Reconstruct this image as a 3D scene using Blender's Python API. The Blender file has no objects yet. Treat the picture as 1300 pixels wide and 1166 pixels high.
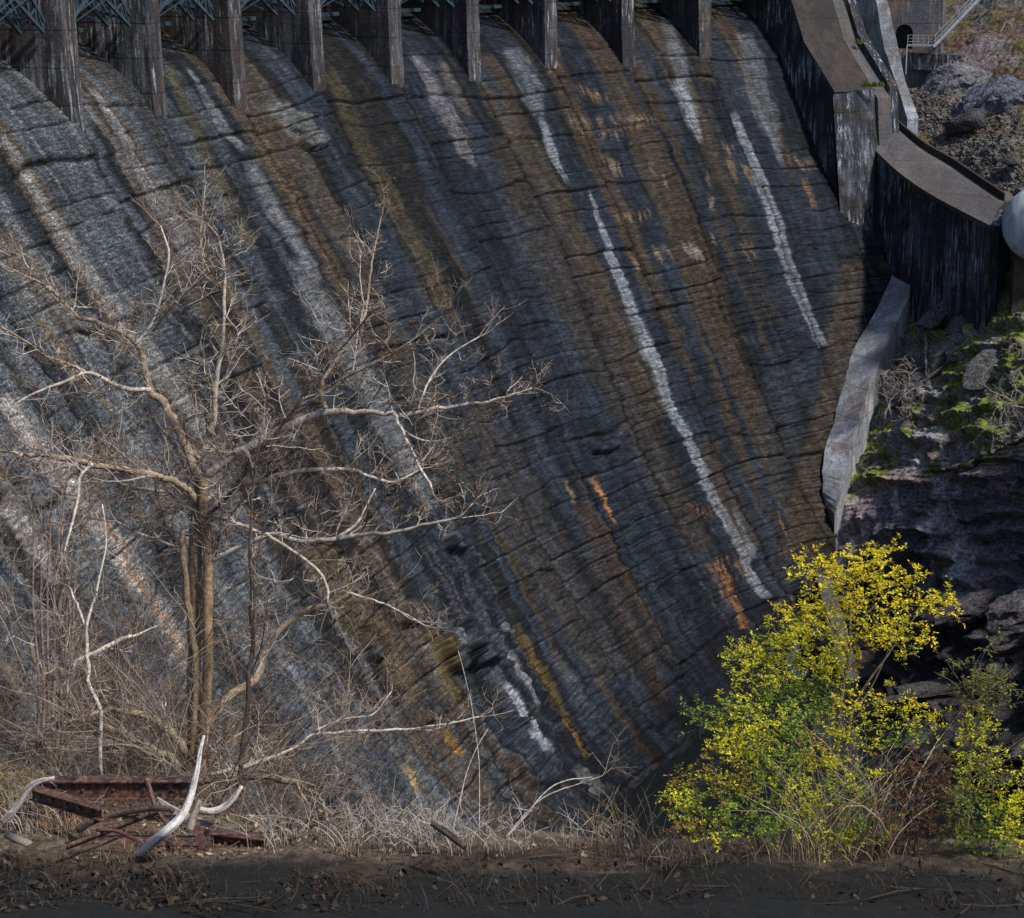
import bpy, bmesh, math, random
import numpy as np
from mathutils import Vector

random.seed(7)
RNG = np.random.default_rng(11)
SC = bpy.context.scene
COL = SC.collection

# ------------------------------------------------------------------ camera model and dam geometry
F = 2600.0; CZ = 62.0; PITCH = math.atan(663 / F)
CX, CY, RAD, A0, BAY = 127.128, 88.390, 162.178, 2.85294, 11.2644   # arch centre, radius, start angle, pier spacing
PROFILE = [(-16, 57.0), (-11, 56.8), (-9, 56.3), (-7, 55.7), (-5, 54.6), (-2.5, 52.9), (0, 50.3), (4, 43.7), (9.6, 35.1), (15.7, 23.1), (22.5, 11.5), (26.6, 5.3), (30, 1.5), (33, -0.9), (34.2, -1.6)]

def ray(u, v):
    a = (u - 650) / F; b = (583 - v) / F
    return np.array([a, math.cos(PITCH) + b * math.sin(PITCH), -math.sin(PITCH) + b * math.cos(PITCH)])
def at(u, v, d):
    p = ray(u, v) * d; p[2] += CZ
    return p
def pos(s, r, z):
    a = A0 - s / RAD
    return np.array([CX + (RAD - r) * math.cos(a), CY + (RAD - r) * math.sin(a), z])
def srz(p):
    dx, dy = p[0] - CX, p[1] - CY
    return (A0 - math.atan2(dy, dx)) * RAD, RAD - math.hypot(dx, dy), p[2]

_pr = np.array(PROFILE, float)
_rr = np.linspace(-16, 34.2, 1400)
_zz = np.interp(_rr, _pr[:, 0], _pr[:, 1])
_k = np.hanning(91); _k /= _k.sum()
_zz = np.convolve(np.pad(_zz, 45, mode='reflect', reflect_type='odd'), _k, mode='valid')
_tt = np.concatenate([[0], np.cumsum(np.hypot(np.diff(_rr), np.diff(_zz)))])
_tt -= np.interp(0, _rr, _tt)
def zr(r): return np.interp(r, _rr, _zz)
def hit(u, v):
    d = ray(u, v); prev = None
    for t in np.arange(88, 262, 0.25):
        p = d * t; p[2] += CZ
        s, r, z = srz(p); g = z - float(zr(r))
        if prev is not None and prev > 0 >= g: return s, float(np.interp(r, _rr, _tt)), p, t
        prev = g
    return None

# ------------------------------------------------------------------ noise
def _h2(ix, iy, seed):
    h = (ix.astype(np.int64) * 374761393 + iy.astype(np.int64) * 668265263 + seed * 974711) & 0xffffffff
    h = ((h ^ (h >> 13)) * 1274126177) & 0xffffffff
    return ((h ^ (h >> 16)) & 0xffff) / 65535.0
def vn(x, y, seed=0):
    x = np.asarray(x, float); y = np.asarray(y, float)
    ix = np.floor(x); iy = np.floor(y); fx = x - ix; fy = y - iy
    fx = fx * fx * (3 - 2 * fx); fy = fy * fy * (3 - 2 * fy)
    a = _h2(ix, iy, seed); b = _h2(ix + 1, iy, seed); c = _h2(ix, iy + 1, seed); d = _h2(ix + 1, iy + 1, seed)
    return (a + (b - a) * fx) * (1 - fy) + (c + (d - c) * fx) * fy
def fbm(x, y, o=4, seed=0):
    t = 0; a = 0.5; n = 0
    for i in range(o):
        t = t + a * vn(x * 2 ** i + 17.3 * i, y * 2 ** i - 9.1 * i, seed + i); n += a; a *= 0.5
    return t / n                       # 0..1
def sst(a, b, x):
    t = np.clip((x - a) / (b - a), 0, 1)
    return t * t * (3 - 2 * t)
def lin(r, g, b):
    f = lambda c: (c / 255 / 12.92) if c <= 10 else ((c / 255 + 0.055) / 1.055) ** 2.4
    return np.array([f(r), f(g), f(b)])

# ------------------------------------------------------------------ objects
def prop(o, label=None, cat=None, group=None, kind=None):
    if label: o['label'] = label
    if cat: o['category'] = cat
    if group: o['group'] = group
    if kind: o['kind'] = kind
    return o
def empty(name, loc, label, cat, group=None):
    o = bpy.data.objects.new(name, None); o.location = Vector(loc); o.empty_display_size = 0.3
    COL.objects.link(o); prop(o, label, cat, group); return o
class MB:
    def __init__(s): s.v = []; s.f = []; s.c = []; s.n = 0
    def add(s, verts, faces, col=None):
        verts = np.asarray(verts, float)
        s.v.append(verts); s.f.extend([tuple(i + s.n for i in f) for f in faces])
        c = np.ones((len(verts), 3)) if col is None else np.broadcast_to(np.asarray(col, float), (len(verts), 3))
        s.c.append(c); s.n += len(verts)
    def poly_prism(s, bottom, top, col=None):
        n = len(bottom)
        fs = [tuple(range(n))[::-1], tuple(range(n, 2 * n))] + [(i, (i + 1) % n, n + (i + 1) % n, n + i) for i in range(n)]
        s.add(list(bottom) + list(top), fs, col)
    def bar(s, a, b, w, h=None, up=(0, 0, 1), col=None):
        a = np.asarray(a, float); b = np.asarray(b, float); h = h or w
        d = b - a; d /= np.linalg.norm(d); u = np.asarray(up, float)
        x = np.cross(d, u)
        if np.linalg.norm(x) < 1e-3: x = np.cross(d, np.array([1., 0.2, 0]))
        x /= np.linalg.norm(x); y = np.cross(x, d)
        q = [(-1, -1), (1, -1), (1, 1), (-1, 1)]
        s.poly_prism([a + x * i * w / 2 + y * j * h / 2 for i, j in q], [b + x * i * w / 2 + y * j * h / 2 for i, j in q], col)
    def tube(s, pts, rad, n=5, col=None):
        pts = np.asarray(pts, float); rad = np.broadcast_to(np.asarray(rad, float), (len(pts),))
        tg = np.gradient(pts, axis=0); tg /= np.linalg.norm(tg, axis=1)[:, None] + 1e-9
        ref = np.array([0.31, 0.87, 0.38])
        x = np.cross(tg, ref); nn = np.linalg.norm(x, axis=1)[:, None]
        x = np.where(nn < 0.1, np.cross(tg, np.array([0.9, -.1, .4])), x); x /= np.linalg.norm(x, axis=1)[:, None] + 1e-9
        y = np.cross(tg, x)
        an = np.arange(n) * 2 * math.pi / n
        V = pts[:, None, :] + rad[:, None, None] * (np.cos(an)[None, :, None] * x[:, None, :] + np.sin(an)[None, :, None] * y[:, None, :])
        m = len(pts); fs = []
        for i in range(m - 1):
            for j in range(n):
                k = (j + 1) % n
                fs.append((i * n + j, i * n + k, (i + 1) * n + k, (i + 1) * n + j))
        fs.append(tuple(range(n))[::-1]); fs.append(tuple(range((m - 1) * n, m * n)))
        if col is not None:
            col = np.asarray(col, float)
            if col.ndim == 2: col = np.repeat(col, n, axis=0)
        s.add(V.reshape(-1, 3), fs, col)
    def build(s, name, mat, parent=None, origin=None, smooth=False):
        me = bpy.data.meshes.new(name)
        V = np.concatenate(s.v) if s.v else np.zeros((0, 3))
        org = np.zeros(3) if origin is None else np.asarray(origin, float)
        if parent is not None and origin is None: org = np.array(parent.location)
        me.from_pydata((V - org).tolist(), [], s.f)
        at_ = me.color_attributes.new('Col', 'FLOAT_COLOR', 'POINT')
        C = np.ones((len(V), 4)); C[:, :3] = np.concatenate(s.c); at_.data.foreach_set('color', C.ravel())
        me.materials.append(mat)
        if smooth: me.polygons.foreach_set('use_smooth', [True] * len(me.polygons))
        me.update()
        o = bpy.data.objects.new(name, me); COL.objects.link(o)
        if parent is not None: o.parent = parent
        else: o.location = Vector(org)
        return o
def grid_mesh(name, P, C, mat, mask=None, smooth=True, parent=None, uv=None, alpha=None):
    """P (a,b,3) grid of points, C (a,b,3) colours"""
    a, b = P.shape[:2]
    idx = np.arange(a * b).reshape(a, b)
    q = np.stack([idx[:-1, :-1], idx[1:, :-1], idx[1:, 1:], idx[:-1, 1:]], -1)
    if mask is not None:
        keep = mask[:-1, :-1] & mask[1:, :-1] & mask[1:, 1:] & mask[:-1, 1:]
        q = q[keep]
    q = q.reshape(-1, 4)
    me = bpy.data.meshes.new(name)
    me.vertices.add(a * b); me.vertices.foreach_set('co', P.reshape(-1).astype(np.float32))
    nq = len(q)
    me.loops.add(nq * 4); me.loops.foreach_set('vertex_index', q.ravel().astype(np.int32))
    me.polygons.add(nq); me.polygons.foreach_set('loop_start', (np.arange(nq) * 4).astype(np.int32))
    me.update(calc_edges=True); me.validate()
    if smooth: me.polygons.foreach_set('use_smooth', np.ones(len(me.polygons), bool))
    at_ = me.color_attributes.new('Col', 'FLOAT_COLOR', 'POINT')
    CC = np.ones((a * b, 4), np.float32); CC[:, :3] = C.reshape(-1, 3)
    if alpha is not None: CC[:, 3] = alpha.reshape(-1)
    if uv is not None:
        ul = me.uv_layers.new(name='UVMap'); vi = np.empty(len(me.loops), np.int32); me.loops.foreach_get('vertex_index', vi); ul.data.foreach_set('uv', uv.reshape(-1, 2)[vi].astype(np.float32).ravel())
    at_.data.foreach_set('color', CC.ravel())
    me.materials.append(mat)
    o = bpy.data.objects.new(name, me); COL.objects.link(o)
    if parent is not None: o.parent = parent
    return o

# ------------------------------------------------------------------ materials
class NT:
    def __init__(s, name):
        s.m = bpy.data.materials.new(name); s.m.use_nodes = True
        s.t = s.m.node_tree; s.t.nodes.clear()
        s.out = s.n('ShaderNodeOutputMaterial'); s.bsdf = s.n('ShaderNodeBsdfPrincipled')
        s.l(s.bsdf.outputs[0], s.out.inputs['Surface'])
    def n(s, k, **kw):
        nd = s.t.nodes.new(k)
        for a, b in kw.items(): setattr(nd, a, b)
        return nd
    def l(s, a, b): s.t.links.new(a, b)
    def noise(s, scale, detail=4, rough=0.6, mapping=None, coord='Object'):
        tc = s.n('ShaderNodeTexCoord'); nz = s.n('ShaderNodeTexNoise')
        nz.inputs['Scale'].default_value = scale; nz.inputs['Detail'].default_value = detail; nz.inputs['Roughness'].default_value = rough
        src = tc.outputs[coord]
        if mapping:
            mp = s.n('ShaderNodeMapping'); mp.inputs['Scale'].default_value = mapping; s.l(src, mp.inputs['Vector']); src = mp.outputs[0]
        s.l(src, nz.inputs['Vector']); return nz.outputs['Fac']
    def ramp(s, fac, stops):
        r = s.n('ShaderNodeValToRGB'); e = r.color_ramp.elements
        while len(e) < len(stops): e.new(0.5)
        for el, (p, c) in zip(e, stops):
            el.position = p; el.color = (c, c, c, 1) if isinstance(c, (int, float)) else (*c, 1)
        s.l(fac, r.inputs['Fac']); return r.outputs['Color']
    def mix(s, a, b, fac=0.5, mode='MIX'):
        m = s.n('ShaderNodeMix', data_type='RGBA', blend_type=mode)
        for v, k in ((fac, 0), (a, 6), (b, 7)):
            if hasattr(v, 'is_linked') or isinstance(v, bpy.types.NodeSocket): s.l(v, m.inputs[k])
            elif k == 0: m.inputs[0].default_value = v
            else: m.inputs[k].default_value = (*v, 1)
        return m.outputs[2]
    def attr(s):
        a = s.n('ShaderNodeAttribute'); a.attribute_name = 'Col'; return a.outputs['Color']
    def bump(s, h, strength=0.5, dist=0.05, prev=None):
        b = s.n('ShaderNodeBump'); b.inputs['Strength'].default_value = strength; b.inputs['Distance'].default_value = dist
        s.l(h, b.inputs['Height'])
        if prev is not None: s.l(prev, b.inputs['Normal'])
        return b.outputs[0]
    def done(s, col, rough=0.85, normal=None, metal=0.0, spec=0.3):
        if isinstance(col, bpy.types.NodeSocket): s.l(col, s.bsdf.inputs['Base Color'])
        else: s.bsdf.inputs['Base Color'].default_value = (*col, 1)
        s.bsdf.inputs['Roughness'].default_value = rough; s.bsdf.inputs['Metallic'].default_value = metal
        s.bsdf.inputs['Specular IOR Level'].default_value = spec
        if normal is not None: s.l(normal, s.bsdf.inputs['Normal'])
        return s.m

def mat_dam():
    """UV = (metres along the dam, metres down the face): fine striations follow the pour lines"""
    t = NT('weathered_concrete')
    al = t.n('ShaderNodeAttribute'); al.attribute_name = 'Col'
    stri = t.noise(1.0, 4, 0.72, (1.1, 5.2, 1), 'UV'); grain = t.noise(1.0, 3, 0.7, (4.2, 6.5, 1), 'UV'); mid = t.noise(1.0, 4, 0.65, (.5, 1.2, 1), 'UV')
    sp1 = t.ramp(stri, [(0.36, 0.28), (0.5, 0.92), (0.66, 2.0)]); sp2 = t.ramp(grain, [(0.36, 0.22), (0.5, 0.9), (0.65, 2.2)])
    c = t.mix(al.outputs['Color'], sp1, 0.75, 'MULTIPLY')
    c = t.mix(c, sp2, al.outputs['Alpha'], 'MULTIPLY')
    c = t.mix(c, t.ramp(mid, [(0.36, 0.62), (0.64, 1.45)]), 0.7, 'MULTIPLY')
    nb = t.bump(stri, 0.8, 0.20); nb = t.bump(grain, 0.6, 0.08, nb)
    return t.done(c, 0.82, nb, 0, 0.12)
def mat_rock(name, sc=1.0):
    t = NT(name)
    n1 = t.noise(3.2 * sc, 6, 0.72)
    c = t.mix(t.attr(), t.ramp(n1, [(0.36, 0.22), (0.5, 0.9), (0.66, 2.1)]), 0.9, 'MULTIPLY')
    nb = t.bump(t.noise(1.6 * sc, 6, 0.7), 0.8, 0.3 / sc); nb = t.bump(n1, 0.6, 0.08 / sc, nb)
    return t.done(c, 0.85, nb, 0, 0.15)
def mat_wall(name, dark, light, lo=0.52, hi=0.72, brown=None, scale=0.9, runs=1.0):
    """formed concrete with vertical mineral runs and pour lines"""
    t = NT(name)
    st = t.noise(1.0, 5, 0.7, (scale, scale, 0.09 * scale)); bl = t.noise(0.35, 4, 0.6); fine = t.noise(7, 4, 0.7)
    run = t.noise(1.0, 4, 0.75, (3.2, 3.2, 0.32))
    big = t.ramp(t.noise(0.16, 3, .6), [(0.40, 0.12), (0.58, 1.0)])
    c = t.mix(dark, light, t.mix(t.ramp(st, [(lo, 0.0), (hi, 0.75)]), big, 1.0, 'MULTIPLY'))
    if brown is not None: c = t.mix(c, brown, t.ramp(bl, [(0.47, 0.0), (0.62, 0.75)]))
    white = t.mix(t.ramp(run, [(0.55, 0.0), (0.62, 0.9 * runs)]), t.ramp(t.noise(0.22, 3, .6), [(0.44, 0.0), (0.56, 1.0)]), 1.0, 'MULTIPLY')
    c = t.mix(c, tuple(np.minimum(1, np.array(light) * 1.7)), white)
    c = t.mix(c, t.ramp(fine, [(0.36, 0.45), (0.64, 1.55)]), 0.8, 'MULTIPLY')
    tc = t.n('ShaderNodeTexCoord'); sx = t.n('ShaderNodeSeparateXYZ'); t.l(tc.outputs['Object'], sx.inputs[0])
    md = t.n('ShaderNodeMath', operation='FRACT'); ml = t.n('ShaderNodeMath', operation='MULTIPLY'); ml.inputs[1].default_value = 0.42
    t.l(sx.outputs[2], ml.inputs[0]); t.l(ml.outputs[0], md.inputs[0])
    ln = t.ramp(md.outputs[0], [(0.0, 0.45), (0.035, 1.0), (1.0, 1.0)])
    c = t.mix(c, ln, 0.7, 'MULTIPLY')
    nb = t.bump(ln, 0.5, 0.08); nb = t.bump(t.noise(2.2, 5, 0.7), 0.5, 0.1, nb); nb = t.bump(fine, 0.4, 0.04, nb)
    return t.done(c, 0.85, nb, 0, 0.15)
def mat_attr(name, rough=0.8, scale=9.0, amt=0.6, bump=0.3, dist=0.02, metal=0.0, spec=0.3):
    t = NT(name); n1 = t.noise(scale, 4, 0.65)
    c = t.mix(t.attr(), t.ramp(n1, [(0.36, 0.4), (0.64, 1.6)]), amt, 'MULTIPLY')
    return t.done(c, rough, t.bump(n1, bump, dist), metal, spec)
def mat_leaf(name):
    t = NT(name); t.done(t.attr(), 0.55, None, 0, 0.25)
    tr = t.n('ShaderNodeBsdfTranslucent'); t.l(t.attr(), tr.inputs[0])
    mx = t.n('ShaderNodeMixShader'); mx.inputs[0].default_value = 0.4
    t.l(t.bsdf.outputs[0], mx.inputs[1]); t.l(tr.outputs[0], mx.inputs[2]); t.l(mx.outputs[0], t.out.inputs['Surface'])
    return t.m
def mat_rust():
    t = NT('rusty_steel')
    n1 = t.noise(14, 6, 0.7); n2 = t.noise(2.5, 4, 0.6)
    c = t.mix((0.046, 0.024, 0.020), (0.125, 0.055, 0.036), t.ramp(n2, [(0.42, 0.0), (0.58, 1.0)]))
    c = t.mix(c, (0.13, 0.10, 0.09), t.ramp(n1, [(0.5, 0.0), (0.62, 0.8)]))
    c = t.mix(c, t.ramp(n1, [(0.38, 0.35), (0.62, 1.5)]), 0.8, 'MULTIPLY')
    return t.done(c, 0.7, t.bump(n1, 0.4, 0.01), 0.0, 0.35)
def mat_flatnoise(name, ca, cb, scale, rough=0.5, metal=0.0, bump=0.2, dist=0.01):
    t = NT(name); n1 = t.noise(scale, 5, 0.65)
    return t.done(t.mix(ca, cb, t.ramp(n1, [(0.35, 0.0), (0.65, 1.0)])), rough, t.bump(n1, bump, dist), metal, 0.4)

M_DAM = mat_dam()
M_PIER = mat_wall('pier_concrete', (0.024, 0.024, 0.029), (0.16, 0.16, 0.17), 0.44, 0.68, (0.050, 0.037, 0.032), 1.2)
M_BLOCK = mat_wall('abutment_concrete', (0.022, 0.025, 0.032), (0.19, 0.205, 0.24), 0.46, 0.66, (0.022, 0.016, 0.010), 1.3)
M_SLOPE = mat_wall('sloped_concrete', (0.065, 0.062, 0.066), (0.17, 0.16, 0.165), 0.42, 0.75, (0.09, 0.078, 0.070), 0.6, 0.0)
M_TOP = mat_wall('brown_concrete', (0.028, 0.025, 0.025), (0.085, 0.075, 0.07), 0.45, 0.8, (0.055, 0.042, 0.035), 0.8, 0.0)
M_PALE = mat_wall('pale_concrete', (0.18, 0.19, 0.215), (0.44, 0.46, 0.50), 0.40, 0.62, (0.13, 0.11, 0.10), 1.1, 0.0)
M_TAN = mat_wall('tan_concrete', (0.08, 0.08, 0.095), (0.20, 0.185, 0.175), 0.40, 0.7, (0.16, 0.115, 0.08), 0.8)
M_ROCK = mat_rock('cliff_rock'); M_BOULDER = mat_rock('boulder_rock', 1.4)
M_STONE = mat_attr('loose_stone', 0.85, 6)
M_BARK = mat_attr('bark', 0.85, 18, 0.7, 0.4, 0.01)
M_TWIG = mat_attr('twig', 0.8, 25, 0.4)
M_LEAF = mat_leaf('leaf')
M_SOIL = mat_attr('soil', 0.95, 7, 0.9, 0.8, 0.06)
M_RUST = mat_rust()
M_TEAL = mat_flatnoise('teal_paint', (0.018, 0.036, 0.050), (0.036, 0.066, 0.086), 3.0, 0.5)
M_DARKSTEEL = mat_flatnoise('dark_steel', (0.012, 0.013, 0.016), (0.025, 0.026, 0.03), 1.2, 0.7)
M_GREYPAINT = mat_flatnoise('galvanised_steel', (0.16, 0.18, 0.21), (0.26, 0.29, 0.33), 2.5, 0.5, 0.2)
def mat_pipe():
    t = NT('pale_pipe_paint'); st = t.noise(1.0, 4, 0.65, (1.6, 1.6, .14)); bl = t.noise(.5, 3, .6)
    c = t.mix((0.20, 0.23, 0.27), (0.42, 0.46, 0.52), t.ramp(st, [(.38, 0.), (.58, 1.)])); c = t.mix(c, (.24, .20, .17), t.ramp(bl, [(.52, 0.), (.68, .5)]))
    return t.done(c, .5, None, 0, .35)
M_PIPE = mat_pipe()
M_WOOD = mat_attr('bleached_wood', 0.75, 30, 0.5, 0.4, 0.006)
M_VOID = mat_flatnoise('doorway_shade', (0.006, 0.005, 0.005), (0.012, 0.01, 0.009), 1.0, 0.95)  # near-black colour stands in for the shade inside the doorway
def mat_water():
    t = NT('dark_pool_water')
    return t.done((0.006, 0.008, 0.009), 0.06, t.bump(t.noise(1.2, 3, 0.5), 0.15, 0.05), 0, 0.5)
M_WATER = mat_water()

# ------------------------------------------------------------------ the dam face
SMIN, SMAX, DS = -66.0, 110.0, 0.165
TMIN, TMAX, DT = -15.5, float(np.interp(34.2, _rr, _tt)), 0.095
sv = np.arange(SMIN, SMAX, DS); tv = np.arange(TMIN, TMAX, DT)
rv = np.interp(tv, _tt, _rr); zv = np.interp(tv, _tt, _zz)
S_, T_ = np.meshgrid(sv, tv, indexing='ij')
Z_ = np.broadcast_to(zv[None, :], S_.shape); R_ = np.broadcast_to(rv[None, :], S_.shape)
dz = np.gradient(zv) / DT; dr = np.gradient(rv) / DT
nr, nz_ = -dz, dr                                        # outward normal in the (r, z) plane
low = sst(44, 16, Z_)                                    # more weathered lower down
expo = sst(53.5, 49, Z_)                                 # smooth ogee near the crest
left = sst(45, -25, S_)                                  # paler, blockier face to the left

pan = np.floor(S_ / (BAY) + 0.03 * (fbm(S_ * 0 + 3.3, T_ / 4, 3, 5) - .5)); pan2 = np.floor(S_ / (BAY / 2))
offs = (_h2(pan2, pan2 * 0, 91) - .5) * 0.25 + (_h2(pan, pan * 0, 97) - .5) * 0.9
wob = 1.0 * (fbm(S_ / 12, T_ / 9, 3, 21) - .5) + 0.15 * (fbm(S_ / 2.4, T_ / 3, 4, 33) - .5)
LH = 1.72
q = (Z_ + 2.2 * (vn(Z_ / 3.1, pan * 1.7, 19) - .5) + wob * 1.5 + offs * 0.45) / LH
kk = np.floor(q); fr = q - kk
amp = _h2(kk, pan2, 55) * 0.75 + _h2(kk, pan, 56) * 0.4
vary = sst(0.32, 0.66, 0.5 * fbm(S_ / 7, kk * 3.1, 3, 61) + .5 * _h2(kk, pan, 62))
A = amp * vary
disp = 0.36 * A * (1 - fr) ** 2.6 * expo
jd = np.minimum(fr, 1 - fr) * LH
jw = 0.035 + 0.085 * fbm(S_ / 1.4, kk * 5.0, 3, 71) * vary
joint = np.exp(-(jd / jw) ** 2) * (0.18 + 0.82 * vary) * sst(54.5, 53, Z_)
disp -= 0.22 * joint
# secondary, slate-like courses in the lower face
q2 = (Z_ + 1.1 * wob + 0.5 * (fbm(S_ / 5, T_ / 3, 3, 77) - .5)) / 0.61
k2 = np.floor(q2); f2 = q2 - k2
v2 = sst(0.40, 0.64, .65 * fbm(S_ / 5, k2 * 2.3, 3, 83) + .35 * _h2(k2, pan, 84)) * (0.35 + 0.65 * low)
disp += 0.17 * v2 * (1 - f2) ** 2.4 * expo
course = np.exp(-(np.minimum(f2, 1 - f2) * .61 / 0.06) ** 2) * v2 * expo
disp += (fbm(S_ / 3.6, (T_ + 1.2 * wob) / 0.55, 5, 101) - .5) * (0.22 + 0.40 * low) * expo
disp -= np.abs(fbm(S_ / 5.5, (T_ + 1.2 * wob) / 0.7, 4, 103) - .5) * (0.25 + .40 * low) * expo
disp += (vn(S_ / .33, T_ / .24, 105) - .5) * 0.05
disp += (fbm(S_ / 8, T_ / 6, 3, 107) - .5) * 0.8 * expo
# monolith joints running down the face
sw = S_ + 0.35 * (fbm(S_ * 0 + 1.7, T_ / 5, 4, 111) - .5) + 0.10 * (vn(S_ * 0 + kk * 7.7, kk, 5) - .5)
def vjoint(period, phase, w, seed):
    x = (sw - phase) / period; d = np.abs(x - np.round(x)) * period
    st = sst(0.22, 0.46, fbm(np.round(x) * 3.3, T_ / 6, 3, seed))
    return np.exp(-(d / w) ** 2) * st
vj = np.maximum(vjoint(BAY, 0.35, 0.13, 131) * expo, 0.55 * vjoint(BAY / 2, 0.0, 0.10, 137) * expo)
step_side = (_h2(pan, kk, 141) - .5) * 0.24 * expo + (_h2(pan2, kk, 142) - .5) * 0.07 * expo
disp += step_side
disp -= 0.22 * vj

def lump(u, v, ru, rv, h, seed):
    """a patch of concrete standing proud of the face"""
    global disp
    s0, t0, _, d0 = hit(u, v); m = d0 / F
    a = (S_ - s0) / (ru * m * 1.6); b = (T_ - t0) / (rv * m * 1.15)
    e = np.sqrt(a * a + b * b) + 0.5 * (fbm(S_ / 1.3, T_ / 1.3, 3, seed) - .5)
    disp += 1.5 * h * sst(1.04, 0.88, e)
for a in [(605, 815, 45, 30, 0.9, 1), (570, 832, 20, 26, 0.7, 2), (575, 690, 22, 12, 0.8, 3), (548, 618, 10, 12, .6, 4), (640, 870, 40, 60, .35, 5),
          (395, 185, 20, 9, .6, 6), (385, 160, 22, 12, .4, 7), (770, 570, 22, 5, .6, 8), (470, 820, 25, 20, .6, 9), (680, 960, 50, 40, .5, 10), (520, 780, 24, 14, .6, 11)]:
    lump(*a)

# ---- mineral colour of the face (deposits and wash marks)
sw2 = S_ + 0.55 * (fbm(S_ / 2.5, T_ / 7, 4, 151) - .5)
N1 = fbm(sw2 / 1.0, T_ / 22, 4, 157); N2 = fbm(sw2 / 4.5, T_ / 38, 3, 163); N3 = fbm(S_ / 3.2, T_ / 2.6, 5, 167)
N4 = fbm(sw2 / 0.35, T_ / 5, 3, 173)
base_r = np.array([0.035, 0.046, 0.068]); base_l = np.array([0.108, 0.122, 0.138]); brn = np.array([0.108, 0.078, 0.050]); pale = np.array([0.22, 0.225, 0.235])
black = np.array([0.014, 0.017, 0.023])
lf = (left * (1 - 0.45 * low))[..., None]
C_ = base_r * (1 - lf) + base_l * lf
C_ = C_ * (0.45 + 1.1 * N3[..., None]) * (0.45 + 1.1 * N1[..., None])
bm = (sst(0.52, 0.60, N2) * .78)[..., None]; C_ = C_ * (1 - bm) + brn * (0.75 + 0.5 * N1[..., None]) * bm
dk = (sst(0.50, 0.62, fbm(sw2 / 2.4, T_ / 30, 4, 181)) * 0.8)[..., None]; C_ = C_ * (1 - dk) + black * dk
pl = (sst(0.60, 0.74, fbm(sw2 / 1.3, T_ / 26, 4, 191)) * (0.10 + 0.5 * left))[..., None]; C_ = C_ * (1 - pl) + pale * pl
lichen = (sst(0.60, 0.72, fbm(S_ / 1.4, T_ / 1.1, 5, 197)) * 0.35 * (0.3 + left))[..., None]; C_ = C_ * (1 - lichen) + np.array([.17, .185, .20]) * lichen

def stroke(pts, col, alpha=0.7, soft=0.35, rag=0.5, seed=1, speck=0.0):
    """a run of mineral deposit following the flow: (u, v, width) picked on the face"""
    ss, ts, ws = [], [], []
    for u, v, w in pts:
        h0 = hit(u, v); ha = hit(u - w / 2, v); hb = hit(u + w / 2, v)
        if not (h0 and ha and hb): continue
        ss.append(h0[0]); ts.append(h0[1]); ws.append(abs(hb[0] - ha[0]))
    ss, ts, ws = map(np.array, (ss, ts, ws)); o = np.argsort(ts); ss, ts, ws = ss[o], ts[o], ws[o]
    i0, i1 = np.searchsorted(sv, [ss.min() - ws.max() - 1, ss.max() + ws.max() + 1]); j0, j1 = np.searchsorted(tv, [ts[0] - .6, ts[-1] + .6])
    if i1 <= i0 or j1 <= j0: return
    s = sw[i0:i1, j0:j1] * 0.5 + S_[i0:i1, j0:j1] * 0.5; t = T_[i0:i1, j0:j1]
    sc = np.interp(t, ts, ss); hw = np.interp(t, ts, ws) / 2 + 0.02
    e = np.abs(s - sc) / hw + rag * (fbm(s / 0.5, t / 1.6, 4, seed) - .5) * 2
    m = sst(1 + soft, 1 - soft, e) * sst(ts[0] - .5, ts[0] + .5, t) * sst(ts[-1] + .5, ts[-1] - .5, t)
    m = m * (1 - speck * sst(0.42, 0.6, fbm(s / 0.25, t / 1.2, 3, seed + 9))) * (0.62 + 0.55 * fbm(s / .8, t / .8, 3, seed + 5))
    m = (np.clip(m, 0, 1) * alpha)[..., None]
    C_[i0:i1, j0:j1] = C_[i0:i1, j0:j1] * (1 - m) + np.array(col) * m
WHT = (0.56, 0.60, 0.68); GRY = (0.24, 0.265, 0.315); BRN = (0.150, 0.112, 0.074); OCH = (0.15, 0.12, 0.06); ORG = (0.62, 0.28, 0.08); TAN = (0.21, 0.18, 0.15)
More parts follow.
